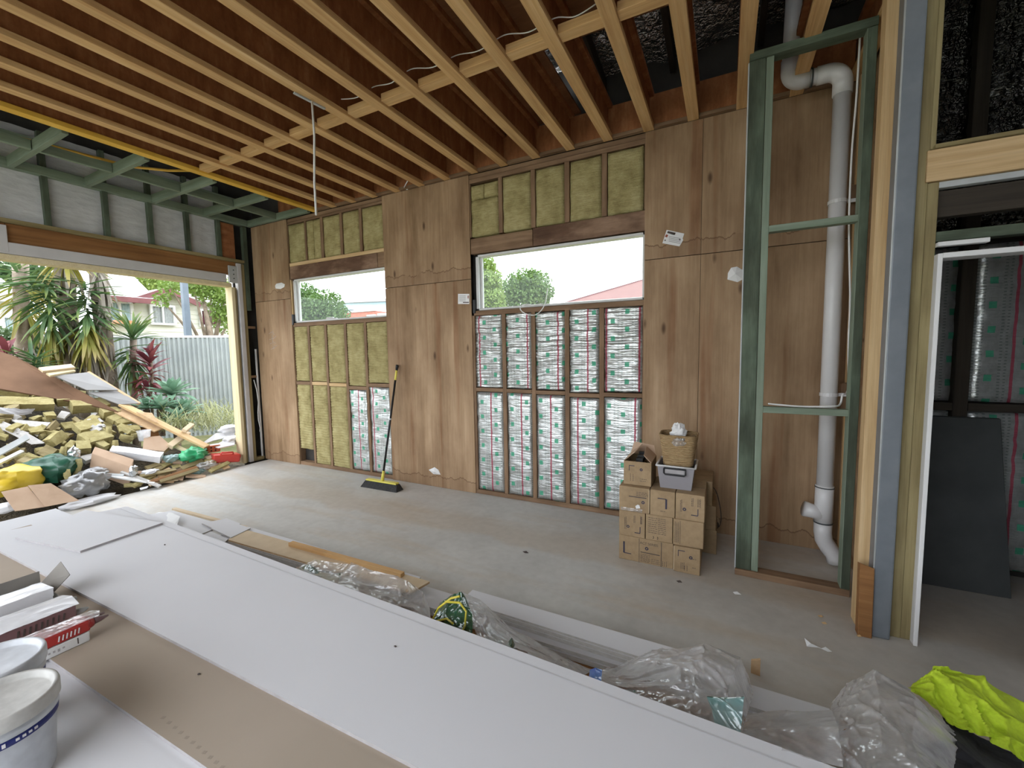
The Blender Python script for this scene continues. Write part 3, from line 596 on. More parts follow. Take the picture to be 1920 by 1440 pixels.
for z in (1.28,2.64):
    MB().tube([(X0,Y0,z-.012),(X0,Y0,z+.012)],R0+.005,20).box(X0+.04,X0+.16,Y0+.0,Y0+.012,z-.012,z+.012).obj('pipe_clip',M['pvc'],dp)
def wire(name,pts,r,m,label,cat='cable',group=None):
    # smooth the polyline with Catmull-Rom
    pts=[Vector(p) for p in pts]; out=[]
    for i in range(len(pts)-1):
        p0=pts[max(i-1,0)];p1=pts[i];p2=pts[i+1];p3=pts[min(i+2,len(pts)-1)]
        for k in range(6):
            t=k/6; out.append(.5*((2*p1)+(p2-p0)*t+(2*p0-5*p1+4*p2-p3)*t*t+(3*p1-p0-3*p2+p3)*t**3))
    out.append(pts[-1]); o=MB().tube(out,r,7).obj(name,m,None,True); return tag(o,label,cat,group)
wire('electrical_cable',[W(1613,62,-.50),W(1606,180,-.5),W(1597,290,-.45),W(1592,420,-.45),W(1594,560,-.45),W(1591,640,-.48),W(1590,728,-.5),W(1580,740,-.56),W(1575,758,-.6),W(1560,762,-.665),W(1500,762,-.665),W(1440,757,-.665)],.006,M['cable'],'white electrical cable hanging down beside the drain pipe inside the green frame')
o=MB().hexa([(.705,-1.135,0),(.768,-1.135,0),(.768,-1.08,0),(.705,-1.08,0)],[(.700,-1.13,.425),(.765,-1.13,.405),(.765,-1.08,.385),(.700,-1.08,.41)]).obj('timber_offcut',M['brown'],None,bevel=.003); tag(o,'short orange-brown timber offcut standing at the foot of the steel post','timber block')

# ------------------------------------------------------------------ things on the walls and ceiling
def wscrap(name,pts,label,cat,mat='white',y=-.012,th=.003,lift=.0):
    b=MB(); q=[W(u,v,y) for u,v in pts]; n=len(q)
    c=sum(q,Vector())/n; vs=[p for p in q]+[c+Vector((0,-.004-lift,0))]
    b.add(vs,[(i,(i+1)%n,n) for i in range(n)]); o=b.obj(name,M[mat],None,solid=th); return tag(o,label,cat)
lab=wscrap('paper_label',[(1250,431),(1283,438),(1280,447),(1281,450),(1274,462),(1242,456)],'white printed paper label stuck crookedly high on the right plywood','label')
def bars(parent,name,mat,rects,y=-.0205,th=.0008):
    b=MB()
    for (u0,v0,u1,v1,h) in rects: b.bar(W(u0,v0,y),W(u1,v1,y),th,h,up=(0,0,1))
    return b.obj(name,M[mat],parent)
bars(lab,'heading_print','ink',[(1251.5,435,1266,438.5,.018),(1258,438.2,1265,439.6,.008)],y=-.019); bars(lab,'stripe_print','rink',[(1248.7,444.5,1251,440,.02)],y=-.019)
bars(lab,'fine_print','gink',[(1254,443+k*3,1276,447.5+k*3,.005) for k in range(4)],y=-.019); bars(lab,'symbol_print','ink',[(1246,451,1248,450,.012),(1273,449,1276,450,.010)],y=-.019)
lab2=wscrap('paper_label',[(859,551),(880,551),(880,570),(859,570)],'small white printed paper label on the middle plywood beside the right window','label')
bars(lab2,'fine_print','gink',[(861,555+k*3,873,555+k*3,.006) for k in range(4)],y=-.019); bars(lab2,'heading_print','ink',[(868,567,879,567,.010)],y=-.019); bars(lab2,'stripe_print','rink',[(877,557,878.5,557,.03)],y=-.019)
wscrap('torn_paper',[(1365,512),(1371,502),(1382,500),(1392,506),(1392,524),(1383,529),(1364,524)],'torn white paper scrap on the plywood beside the green stud','paper scrap',lift=.02)
wscrap('torn_paper',[(516,536),(518,532),(528,530),(534,533),(533,538),(526,542),(517,541)],'torn white patch on the narrow plywood left of the left window','paper scrap',lift=.008)
wscrap('hanging_paper',[(804,881),(815,876),(822,881),(826,890),(813,889)],'crumpled white paper scrap low on the middle plywood','paper scrap',lift=.02)
pm=MB()
for pts in ([(504,626),(510,622),(511,640),(517,644)],[(505,637),(514,634),(518,630)],[(506,645),(512,642),(512,652),(519,648)],[(508,655),(516,652)],[(511,620),(514,628)]):
    pm.tube([W(u,v,-.0105) for u,v in pts],.0022,4)
o=pm.obj('pencil_mark',M['gink'],wall)
wire('white_wire_loop',[W(1027,540,-.03),W(1024,560,-.04),W(1021,572,-.06),W(1012,585,-.08),W(1001,591,-.09),W(985,588,-.09),W(976,581,-.08),W(977,574,-.06),W(985,571,-.05),W(1000,572,-.04),W(1015,570,-.03)],.005,M['cable'],'loop of white wire dangling at the sill of the right window')
wire('white_wire_tail',[F(764,340,H-.02),F(760,347,H-.03),W(758,352,-.03),W(763,355,-.025),W(766,352,-.02)],.006,M['cable'],'short white wire tail poking out above the middle plywood')
# lighting cable threaded through the joists
zc=H+.10
segs=[]
px=[(640,186),(700,163),(770,130),(855,104),(945,66),(1040,34),(1118,7)]
pts=[]
for i,(u,v) in enumerate(px):
    pts.append(F(u,v,zc))
c=[]
for i in range(len(pts)-1):
    a,b2=pts[i],pts[i+1]; c+= [a, (a+b2)/2+Vector((0,0,-.03))]
c.append(pts[-1])
wire('lighting_cable',c,.0035,M['cable'],'white lighting cable threaded through the ceiling joists near the window wall')
hb=thing('hanging_string','thin pale cord hanging from a grey bracket under a ceiling joist','cord',tuple(F(585,190,H)))
MB().bar(F(551,174,H-.006),F(609,204,H-.006),.02,.010).obj('bracket',M['grey'],hb)
p0=F(585,190,H-.012); p1=Vector((p0.x-.02,p0.y,2.70)); MB().tube([p0,p0+(p1-p0)*.3+Vector((.012,0,0)),p0+(p1-p0)*.7+Vector((-.006,0,0)),p1],.008,6).obj('cord',M['rope'],hb,True)

# ------------------------------------------------------------------ broom
bf=F(716,920); bt=W(745,684,-.05)
br=thing('push_broom','black and yellow push broom leaning against the plywood between the windows','broom',tuple(bf))
hl,hr=F(687,910),F(747,920); hd=(hr-hl).normalized(); hc=(hl+hr)/2; hn=Vector((-hd.y,hd.x,0)); L2=(hr-hl).length/2
up=Vector((0,0,1))
MB().bar(hc-hd*(L2-.02)+up*.083,hc+hd*(L2-.01)+up*.083,.06,.020).obj('head',M['limey'],br,bevel=.006)
bb=MB(); bl=[]; tl=[]
bb.hexa([hc-hd*(L2+.03)-hn*.07, hc+hd*(L2+.03)-hn*.07, hc+hd*(L2+.03)+hn*.055, hc-hd*(L2+.03)+hn*.055],[hc-hd*(L2-.01)-hn*.028+up*.072, hc+hd*L2-hn*.028+up*.072, hc+hd*L2+hn*.028+up*.072, hc-hd*(L2-.01)+hn*.028+up*.072])
bb.obj('bristles',M['bristle'],br)
sk0=hc+hd*.01+up*.09; ax=(bt-sk0).normalized()
MB().tube([sk0,sk0+ax*.12],[.02,.016],12).obj('socket',M['limey'],br,True)
ln=(bt-sk0).length
MB().tube([sk0+ax*.10,sk0+ax*(ln-.18)],.0125,12).obj('handle',M['black'],br,True)
MB().tube([sk0+ax*(ln*.52),sk0+ax*(ln*.535)],.0135,12).obj('handle_joint',M['grey'],br,True)
MB().tube([sk0+ax*(ln-.19),sk0+ax*(ln-.06)],.0135,12).obj('yellow_band',M['limey'],br,True)
MB().tube([sk0+ax*(ln-.07),sk0+ax*(ln-.02),sk0+ax*ln],[.014,.02,.016],12).obj('end_cap',M['black'],br,True)

# ------------------------------------------------------------------ carton stack
def carton(x0,x1,y0,y1,z0,z1,label,prints=(),group='cardboard cartons stacked by the green frame',open_=False,name='cardboard_carton',taped=True):
    cx,cy=(x0+x1)/2,(y0+y1)/2; r=thing(name,label,'box',(cx,cy,z0),group)
    s=MB(); g=.0015
    if open_:
        t=.004; s.box(x0,x1,y0,y0+t,z0,z1); s.box(x0,x1,y1-t,y1,z0,z1); s.box(x0,x0+t,y0+t,y1-t,z0,z1); s.box(x1-t,x1,y0+t,y1-t,z0,z1); s.box(x0,x1,y0,y1,z0,z0+t)
    else: s.box(x0+g,x1-g,y0+g,y1-g,z0+.0005,z1-.0005)
    s.obj('body',M['card'],r,bevel=.003)
    if not open_:
        MB().box(x0+.004,x1-.004,cy-.0012,cy+.0012,z1-.0012,z1+.0002).obj('flap_seam',M['ink'],r)
    for kind,*a in prints:
        b=MB(); yy=y0-.0002
        if kind=='L': # corner bracket mark: x,z corner, arm dx, arm dz
            x,z,dx,dz,t,tv=a; b.box(min(x,x+dx),max(x,x+dx),yy-.0005,yy,z-t/2,z+t/2); b.box(x-tv/2,x+tv/2,yy-.0005,yy,min(z,z+dz),max(z,z+dz)); b.obj('corner_print',M['inkb'],r)
        elif kind=='dot':
            x,z,rr=a; b.tube([(x,yy-.0006,z),(x,yy,z)],rr,14); b.tube([(x,yy-.0009,z),(x,yy,z)],rr*.4,10,mi=1); b.obj('round_print',[M['inkb'],M['card']],r)
        elif kind=='bar': x0_,x1_,z0_,z1_=a; b.box(x0_,x1_,yy-.0005,yy,z0_,z1_); b.obj('line_print',M['ink'],r)
        elif kind=='lines':
            x0_,x1_,z0_,z1_,n=a
            for i in range(n):
                z=z0_+(z1_-z0_)*(i+.5)/n; x=x0_
                while x<x1_-.004:
                    w=random.uniform(.006,.02); b.box(x,min(x+w,x1_),yy-.0004,yy,z-.0016,z+.0016); x+=w+.004
            b.obj('text_print',M['ink'],r)
        elif kind=='vlines':
            x0_,x1_,z0_,z1_,n=a
            for i in range(n):
                x=x0_+(x1_-x0_)*(i+.5)/n; z=z0_
                while z<z1_-.004:
                    w=random.uniform(.004,.014); b.box(x-.0016,x+.0016,yy-.0004,yy,z,min(z+w,z1_)); z+=w+.003
            b.obj('text_print',M['ink'],r)
        elif kind=='text':
            s_,x,z,size=a; cu=D.curves.new('lettering','FONT'); cu.body=s_; cu.size=size; to=D.objects.new('lettering',cu); COL.objects.link(to)
            dg=bpy.context.evaluated_depsgraph_get(); me=D.meshes.new_from_object(to.evaluated_get(dg)); D.objects.remove(to)
            me.materials.clear(); me.materials.append(M['ink']); link('lettering',me,r,M=Matrix.Translation((x,yy-.0004,z))@Matrix.Rotation(math.pi/2,4,'X'))
        elif kind=='arc':
            x,z,rr=a; b.tube([(x+rr*math.cos(t),yy,z+rr*math.sin(t)) for t in [(-.9+i*.3)*1.2 for i in range(7)]],.0022,4); b.obj('curl_print',M['ink'],r)
        elif kind=='strip':
            x0_,x1_,z0_,z1_=a; b.box(x0_,x1_,yy-.0015,yy,z0_,z1_); b.obj('pale_edge',M['mdf'],r)
        elif kind=='tape':
            b.grid(lambda u,v:(a[0]+(a[1]-a[0])*u+.004*n3(v*4,u*4,2),yy-.002-.006*abs(n3(u*5,v*5,8)),a[2]+(a[3]-a[2])*v),6,4); b.obj('torn_tape',M['film'],r)
        elif kind=='sticker':
            b.add([(a[0]+p[0],yy-.002,a[1]+p[1]) for p in ((0,0),(.03,.008),(.024,.03),(.012,.034),(-.006,.02))],[(0,1,2,3,4)]); b.obj('white_sticker',M['white'],r,solid=.001)
    return r
yF=-.82; yK=-.45; h=.195
# bottom row
carton(-.705,-.304,yF,yK,0,h,'long carton at the bottom left of the carton stack',[('L',-.665,.055,.055,.09,.006,.012),('text','ACT SERIES',-.545,.150,.026),('dot',-.495,.120,.013),('bar',-.54,-.40,.083,.089),('lines',-.54,-.47,.01,.075,6),('lines',-.46,-.40,.01,.05,3),('vlines',-.385,-.345,.01,.05,3),('bar',-.392,-.388,.0,.19),('bar',-.552,-.549,.0,.19)],None)
carton(-.302,-.122,yF-.02,yK-.05,0,h,'lighter square carton at the bottom right of the carton stack',[('L',-.27,.165,.045,-.045,.005,.004),('dot',-.185,.125,.012),('vlines',-.255,-.225,.03,.08,3),('vlines',-.235,-.20,.02,.06,2),('lines',-.175,-.145,.02,.15,2),('strip',-.3015,-.297,.01,.19)],None)
# middle row
carton(-.705,-.508,yF,yK,h,2*h,'carton at the left end of the middle row of the stack',[('L',-.545,h+.035,-.04,.05,.006,.005),('dot',-.635,h+.075,.011),('vlines',-.595,-.58,h+.11,h+.17,2),('vlines',-.545,-.53,h+.11,h+.17,3),('vlines',-.665,-.645,h+.05,h+.15,2)],None)
carton(-.505,-.312,yF,yK,h,2*h,'carton with small print panel in the middle of the stack',[('lines',-.485,-.42,h+.05,h+.18,8),('lines',-.415,-.36,h+.05,h+.18,9),('arc',-.455,h+.022,.010),('arc',-.425,h+.022,.010)],None)
carton(-.31,-.104,yF-.005,yK,h,2*h,'blank carton at the right end of the middle row of the stack',[('bar',-.262,-.260,h+.01,2*h-.01),('vlines',-.30,-.268,h+.02,2*h-.02,3)],None)
# top row
carton(-.705,-.478,yF,yK,2*h,3*h,'carton with a torn tape and white sticker at the left of the top row',[('bar',-.63,-.50,2*h+.117,2*h+.124),('lines',-.575,-.49,2*h+.13,2*h+.165,3),('dot',-.525,2*h+.085,.012),('tape',-.69,-.53,2*h+.005,2*h+.03),('sticker',-.575,2*h+.03),('strip',-.483,-.4795,2*h+.01,3*h-.01)],None)
carton(-.476,-.298,yF,yK,2*h,3*h,'carton with a corner mark in the middle of the top row',[('L',-.36,2*h+.135,-.06,-.075,.006,.012),('lines',-.40,-.36,2*h+.03,2*h+.05,1)],None)
carton(-.296,-.100,yF,yK,2*h,3*h,'carton at the right end of the top row beside the plastic tub',[('dot',-.235,2*h+.08,.012),('L',-.145,2*h+.045,-.045,.05,.006,.005),('vlines',-.19,-.175,2*h+.11,2*h+.17,2),('vlines',-.15,-.125,2*h+.11,2*h+.17,3),('vlines',-.265,-.25,2*h+.06,2*h+.15,2)],None)
carton(-.25,-.022,yK+.005,-.12,0,h,'carton on the floor behind the stack against the plywood',[],None); carton(-.25,-.03,yK+.005,-.12,h,2*h,'carton behind the stack, second from the floor',[],None); carton(-.27,-.06,yK+.005,-.12,2*h,3*h,'carton at the rear of the stack top behind the tub',[],None)
ob=carton(-.682,-.476,-.765,-.50,3*h,3*h+.185,'open carton with raised flaps on top of the stack',[('L',-.64,3*h+.15,.04,-.04,.005,.004),('dot',-.55,3*h+.125,.011),('lines',-.56,-.51,3*h+.03,3*h+.06,2),('vlines',-.64,-.60,3*h+.03,3*h+.09,2)],None,open_=True)
z1=3*h+.185
def flap(a,b,c,d,nm='flap'): MB().add([a,b,c,d],[(0,1,2,3)]).obj(nm,M['card2'],ob,solid=.004)
flap((-.68,-.765,z1),(-.68,-.50,z1),(-.585,-.51,z1+.085),(-.60,-.73,z1+.07)); flap((-.478,-.765,z1),(-.478,-.50,z1),(-.555,-.50,z1+.065),(-.535,-.745,z1+.05)); flap((-.68,-.50,z1),(-.478,-.50,z1),(-.50,-.46,z1+.07),(-.66,-.46,z1+.09))
b=MB()
for i in range(3): b.box(-.60,-.55,-.70+i*.06,-.67+i*.06,z1-.03,z1+.01+i*.012)
b.obj('contents',M['black'],ob)
# tub and basket
tb=thing('plastic_tub','pale grey plastic storage tub with a black handle on the carton stack','tub',(-.30,-.62,3*h))
def tubmesh(x0,x1,y0,y1,z0,z1,tp,t=.004):
    b=MB(); B=[(x0+tp,y0+tp,z0),(x1-tp,y0+tp,z0),(x1-tp,y1-tp,z0),(x0+tp,y1-tp,z0)]; T=[(x0,y0,z1),(x1,y0,z1),(x1,y1,z1),(x0,y1,z1)]
    b.add(B+T,[(0,3,2,1),(0,1,5,4),(1,2,6,5),(2,3,7,6),(3,0,4,7)]); return b
tubmesh(-.432,-.178,-.76,-.50,3*h+.002,3*h+.175,.02).obj('body',M['tub'],tb,bevel=.012,solid=.005)
rm=MB()
for p,q in (((-.44,-.765),(-.17,-.765)),((-.44,-.495),(-.17,-.495)),((-.44,-.765),(-.44,-.495)),((-.17,-.765),(-.17,-.495))): rm.tube([(p[0],p[1],3*h+.175),(q[0],q[1],3*h+.175)],.007,8)
rm.obj('rim',M['pvc'],tb,True)
hz=3*h+.135
MB().tube([(-.385,-.768,hz+.025),(-.385,-.775,hz-.01),(-.375,-.775,hz-.02),(-.245,-.775,hz-.02),(-.235,-.775,hz-.01),(-.235,-.768,hz+.025),(-.385,-.768,hz+.025)],.006,8).obj('handle',M['black'],tb,True)
MB().box(-.378,-.242,-.768,-.7645,hz-.012,hz+.018).obj('handle_recess',M['gink'],tb)
bk=thing('wicker_basket','woven seagrass basket sitting in the plastic tub','basket',(-.30,-.63,.75))
zb0,zb1=.752,.985
def loop(z,k): # rounded rectangle at height z
    t=(z-zb0)/(zb1-zb0); hx=.100+.032*t; hy=.085+.030*t; return [(-.297+hx*(math.copysign(abs(math.cos(a))**.45,math.cos(a))), -.63+hy*(math.copysign(abs(math.sin(a))**.45,math.sin(a))), z) for a in [2*math.pi*i/k for i in range(k)]]
b=MB(); K=48; rows=24
for j in range(rows+1):
    z=zb0+(zb1-zb0)*j/rows; lp=loop(z,K)
    for i,(x,y,zz) in enumerate(lp):
        s_=1+.012*math.sin(j*math.pi)+.015*((j%2)*2-1)
        b.v.append((-.297+(x+.297)*s_, -.63+(y+.63)*s_, zz+.01*n3(x*9,y*9,j*.2)*(j/rows)))
for j in range(rows):
    for i in range(K):
        i2=(i+1)%K; cut = j>=rows-3-0 and j<rows-1 and abs(b.v[j*K+i][0]+.297)<.045 and b.v[j*K+i][1]<-.66
        if not cut: b.f.append((j*K+i,j*K+i2,(j+1)*K+i2,(j+1)*K+i)); b.mi.append(0)
b.f.append(tuple(reversed(range(K)))); b.mi.append(0)
b.obj('body',M['wicker'],bk,True,solid=.008)
MB().tube([Vector(p)*1.0 for p in loop(zb1,K)]+[Vector(loop(zb1,K)[0])],.007,6).obj('rim',M['wicker'],bk,True)
def crumple(name,c,rx,ry,rz,mat,amp=.35,seed=0,n=20,parent=None,flat=0,freq=2.2):
    b=MB(); c=Vector(c)
    def fn(u,v):
        th=2*math.pi*u; ph=math.pi*(v-.5); d=Vector((math.cos(ph)*math.cos(th),math.cos(ph)*math.sin(th),math.sin(ph)))
        k=1+amp*n3(d.x*freq+seed,d.y*freq,d.z*freq)+amp*.45*n3(d.x*freq*2.6,d.y*freq*2.6+seed,d.z*freq*2.6)
        p=Vector((d.x*rx*k,d.y*ry*k,d.z*rz*k))
        if flat: p.z=max(p.z,-flat)
        return c+p
    b.grid(fn,n,n//2+2); o=b.obj(name,M[mat],parent,n>24); return o
tag(crumple('crumpled_paper',(-.30,-.64,.99),.055,.05,.075,'white',.45,3),'crumpled white paper stuffed in the wicker basket','paper'); tag(crumple('plastic_bag',(-.285,-.745,.945),.045,.022,.03,'film',.4,6),'clear plastic bag poking over the front of the wicker basket','bag')
tr=thing('cable_reel','small brown and white reel at the wall behind the cartons','reel',(.0,-.03,.12))
MB().tube([(-.055,-.05,.105),(-.055,-.012,.105)],.05,14).obj('side',M['mdf'],tr); MB().tube([(-.055,-.09,.105),(-.055,-.05,.105)],.03,14).obj('core',M['black'],tr); MB().tube([(-.055,-.10,.105),(-.055,-.09,.105)],.045,14).obj('flange',M['ink'],tr)
wire('thin_wire',[W(1326,905,-.02),W(1342,920,-.02),W(1350,950,-.02),W(1352,975,-.02),W(1348,988,-.03)],.004,M['ink'],'thin dark wire curving down the plywood beside the cartons')

# ------------------------------------------------------------------ boards in the foreground
def slab(name, pts, z0, z1, mat, label, cat='board', group=None, edge=None, bevel=.002):
    """flat sheet with corner points (x, y); its cut edges show the core"""
    n=len(pts); b=MB(); vs=[(p[0],p[1],z0) for p in pts]+[(p[0],p[1],z1) for p in pts]
    a=sum(pts[i][0]*pts[(i+1)%n][1]-pts[(i+1)%n][0]*pts[i][1] for i in range(n))
    if a<0: vs=[(p[0],p[1],z0) for p in reversed(pts)]+[(p[0],p[1],z1) for p in reversed(pts)]
    b.add(vs,[tuple(range(n-1,-1,-1)),tuple(range(n,2*n))],0); b.add(vs,[(i,(i+1)%n,n+(i+1)%n,n+i) for i in range(n)],1)
    o=b.obj(name,[M[mat],M[edge or mat]],None,bevel=bevel); return tag(o,label,cat,group)
ORD='first second third fourth fifth sixth seventh eighth ninth tenth eleventh twelfth thirteenth fourteenth fifteenth sixteenth seventeenth eighteenth nineteenth twentieth twenty-first twenty-second'.split()
def FX(px,z): return [(F(u,v,z).x,F(u,v,z).y) for u,v in px]
for x in (-4.6,-3.4,-2.2,-1.0,.2,.95): 
    o=timber('pallet_bearer',(x,-4.0,.05),(x,-2.72,.05),.09,.10,M['pine']); tag(o,'rough timber bearer under the plasterboard pack','timber','bearers under the plasterboard pack')
for k in range(22):
    j=random.uniform(-.006,.006)
    slab('plasterboard_sheet',[(-4.90+j,-2.72+j),(1.05+j,-2.74+j),(1.05+j,-4.0),(-4.90+j,-4.0)],.1+.0135*k,.1+.0135*(k+1)-.0006,'plaster','white plasterboard sheet, %s from the top of the big pack below the loose boards'%ORD[21-k],'board','plasterboard sheets in the big pack','plaster_edge',0)
ZP=.1+.0135*22
slab('brown_backed_sheet',[(-4.55,-3.49),(1.02,-3.325),(1.02,-2.85),(-4.55,-2.95)],ZP,ZP+.013,'kraft','plasterboard sheet lying brown paper side up under the buckets and tubes','board',None,'gink',.002)  # edge colour greyed for the shadow along the near edge
b=MB()
for i in range(14):
    c_=Vector(F(303+i*11,1345+i*9.3,ZP+.0133)); b.bar(c_,c_+Vector((.012,.004,0)),.010,.0004)
b.obj('faint_print',M['fprint'],D.objects['brown_backed_sheet'])
ms=slab('white_top_sheet',[(-4.31,-2.478),(1.0,-2.612),(1.0,-3.085),(-4.55,-3.215)],ZP+.0135,ZP+.0265,'plaster','long white plasterboard sheet on top of the pack with a tapered edge','board',None,'gink')
MB().add([(-4.3,-2.525,ZP+.0272),(1.0,-2.659,ZP+.0272),(1.0,-2.668,ZP+.0285),(-4.3,-2.534,ZP+.0285)],[(3,2,1,0)]).obj('edge_taper',M['plaster'],ms)
slab('plasterboard_offcut',FX([(28,1008),(150,1033),(305,980),(160,956)],ZP+.0405),ZP+.0272,ZP+.0405,'plaster','loose square plasterboard offcut lying on the far left of the white sheet','board',None,'gink')
# second, lower stack of strips
for k in range(9):
    z0=.036+.0126*k; j=random.uniform(-.008,.008); g='plasterboard strips in the low stack'
    if k<4: slab('plasterboard_strip',[(-3.85,-1.90),(.47-.012*k,-1.905),(.47-.012*k,-2.03+j),(-3.85,-2.12+j)],z0,z0+.0122,'plaster','narrow plasterboard strip, %s layer up in the low stack beyond the pack'%ORD[k],'board',g+', bottom layers','plaster_edge',0)
    else:
        slab('plasterboard_strip',[(-3.70,-1.915),(-1.76+j,-1.915),(-1.76+j,-2.112+j*.6),(-3.60,-2.158+j*.6)],z0,z0+.0122,'plaster','narrow plasterboard strip, %s layer below the tan fibre board'%ORD[8-k],'board',g+', left end','plaster_edge',0)
        slab('plasterboard_strip',[(-1.37+j,-1.893),(.125+j*2,-1.895),(.125+j*2,-2.03+j),(-1.37+j,-2.015+j)],z0,z0+.0122,'plaster','narrow plasterboard strip, %s from the top at the right end of the low stack'%ORD[8-k],'board',g+', right end','plaster_edge',0)
o=timber('bearer_board',(-3.7,-2.0,.0175),(.50,-1.98,.0175),.20,.034,M['brown']); tag(o,'long brown timber board on the floor under the low stack of strips','timber')
ZB=.036+.0126*9
slab('fibre_board',FX([(450,990),(806,1090),(770,1111),(428,1012)],ZB+.013),ZB,ZB+.013,'mdf','tan fibre board strip on top of the low stack','board',None,'tan')
o=timber('timber_stick',F(545,1019,ZB+.028),F(755,1078,ZB+.028),.040,.028,M['flange']); tag(o,'thin brown timber stick lying on the tan fibre board','timber')
o=timber('timber_strip',F(326,954,ZB-.01),F(462,990,ZB-.01),.035,.02,M['mdf']); tag(o,'pale timber strip lying along the far edge of the white scraps','timber')
for i,(px,z,lb) in enumerate([([(272,966),(325,957),(420,985),(372,1003)],.135,'thin white plasterboard scrap at the far left end of the low stack'),([(378,981),(425,972),(452,982),(404,992)],.152,'small white plasterboard scrap with its grey edge towards the camera'),([(395,990),(440,980),(470,990),(433,1008)],.168,'greyish plasterboard scrap overlapping the tan fibre board'),([(381,1003),(395,996),(428,1010),(420,1018)],.16,'narrow white plasterboard scrap beside the big sheet edge')]):
    slab('plasterboard_scrap',FX(px,z),z-.011,z,'plaster',lb,'board',None,'plaster_edge')
def strip_patch(name,pts,mat,label,cat,amp=.008,parent=None):
    """crumpled patch through a row-by-column net of points"""
    R=len(pts); C=len(pts[0]); sd=random.uniform(0,90)
    def at(u,v):
        a=u*(C-1); b=v*(R-1); i=min(int(a),C-2); j=min(int(b),R-2); fu=a-i; fv=b-j
        fu=fu*fu*(3-2*fu)*.5+fu*.5; fv=fv*fv*(3-2*fv)*.5+fv*.5
        return (pts[j][i]*(1-fu)+pts[j][i+1]*fu)*(1-fv)+(pts[j+1][i]*(1-fu)+pts[j+1][i+1]*fu)*fv
    def fn(u,v):
        p=at(u,v); k=amp; q=p*7+Vector((sd,0,0)); w=Vector((n3(q.x*.5,q.y*.5,q.z*.5),n3(q.y*.5,q.z*.5,q.x*.5+9),n3(q.z*.5,q.x*.5,q.y*.5+17)))
        q=q+w*1.2
        rg=lambda z: max(0,1-2.4*abs(z))**3
        a=rg(n3(q.x*1.2,q.y*1.2,q.z*1.2)); b=rg(n3(q.x*2.3+5,q.y*2.3,q.z*2.3)); b2=rg(n3(q.x*4.5+15,q.y*4.5,q.z*4.5)); c=n3(q.x*.6,q.y*.6,q.z*.6+3)
        return p+Vector((.1,-.5,.6))*k*a*1.3+Vector((-.2,-.4,.5))*k*.7*b+Vector((.2,-.4,.5))*k*.3*b2+Vector((.3,0,1))*k*c*1.3
    o=MB().grid(fn,22*(C-1),22*(R-1)).obj(name,M[mat],parent,True)
    if label: tag(o,label,cat)
    return o
def net(*rows): # each row: (y, [(u,v)...])
    return [[W(u,v,y) for u,v in r] for y,r in rows]
strip_patch('paper_tape',net((-2.02,[(278,968),(300,960),(322,961)]),(-2.10,[(276,974),(310,972),(338,968)]),(-2.2,[(300,985),(322,984),(330,990)])),'white','torn white paper tape lying on the plasterboard scraps','paper',.004)
s1=strip_patch('plastic_wrap',net((-2.30,[(660,1055),(700,1072),(745,1082),(795,1112),(806,1140)]),(-2.38,[(640,1075),(690,1100),(745,1118),(790,1140),(808,1165)]),(-2.49,[(632,1103),(690,1127),(740,1148),(785,1165),(812,1179)]),(-2.52,[(632,1125),(690,1150),(740,1170),(785,1190),(812,1200)])),'film','crumpled clear plastic wrap between the two stacks, beside the tan board','plastic wrap',.012)
s1=strip_patch('plastic_wrap',net((-2.28,[(560,1065),(590,1050),(640,1058),(672,1060)]),(-2.36,[(552,1068),(600,1072),(640,1080),(668,1085)]),(-2.49,[(548,1068),(590,1088),(630,1102),(665,1115)])),'film','clear plastic wrap with a green printed flap at the far end of the gap','plastic wrap',.010)
strip_patch('green_print',net((-2.35,[(556,1066),(581,1058),(610,1078),(640,1074)]),(-2.42,[(575,1074),(600,1082),(620,1090),(640,1088)])),'filmg',None,None,.004,s1)
s2=strip_patch('plastic_wrap',net((-2.22,[(866,1110),(900,1126),(935,1160),(990,1196),(1060,1238),(1112,1256)]),(-2.36,[(880,1140),(915,1158),(955,1185),(1000,1212),(1050,1242),(1100,1264)]),(-2.50,[(895,1196),(930,1212),(965,1226),(1005,1240),(1050,1256),(1090,1272)]),(-2.53,[(895,1220),(930,1232),(965,1246),(1005,1260),(1050,1276),(1090,1292)])),'film','long clear plastic wrap sagging in the gap beside the dark green bag','plastic wrap',.014)
strip_patch('green_print',net((-2.44,[(915,1200),(935,1198),(946,1212)]),(-2.50,[(918,1206),(938,1214),(948,1220)])),'filmg',None,None,.003,s2); strip_patch('green_print',net((-2.44,[(948,1210),(960,1196),(970,1218)]),(-2.50,[(946,1216),(960,1222),(971,1226)])),'filmg',None,None,.003,s2)
gb=strip_patch('green_bag',net((-2.34,[(826,1132),(845,1116),(866,1109),(874,1120)]),(-2.42,[(814,1150),(838,1142),(866,1140),(886,1150)]),(-2.47,[(811,1164),(835,1168),(864,1172),(888,1182)]),(-2.50,[(812,1180),(835,1186),(860,1192),(880,1196)])),'filmg','dark green plastic bag with yellow stripes poking up from the gap','bag',.008)
for pa in ([(812,1160),(822,1140),(845,1122),(862,1118)],[(835,1128),(862,1130),(874,1146),(872,1172),(866,1186)],[(815,1165),(838,1160),(850,1170)]):
    MB().tube([W(u,v,-2.475) for u,v in pa],.005,6).obj('yellow_stripe',M['filmy'],gb)
s3=strip_patch('plastic_wrap',net((-2.12,[(1128,1258),(1220,1222),(1320,1208),(1388,1236),(1412,1300)]),(-2.28,[(1112,1262),(1215,1240),(1310,1238),(1375,1262),(1405,1325)]),(-2.42,[(1105,1275),(1205,1280),(1300,1290),(1362,1308),(1396,1350)]),(-2.54,[(1120,1284),(1200,1312),(1290,1346),(1345,1368),(1390,1386)])),'film','big puffed clear plastic wrap with blue tape in the gap','plastic wrap',.018)
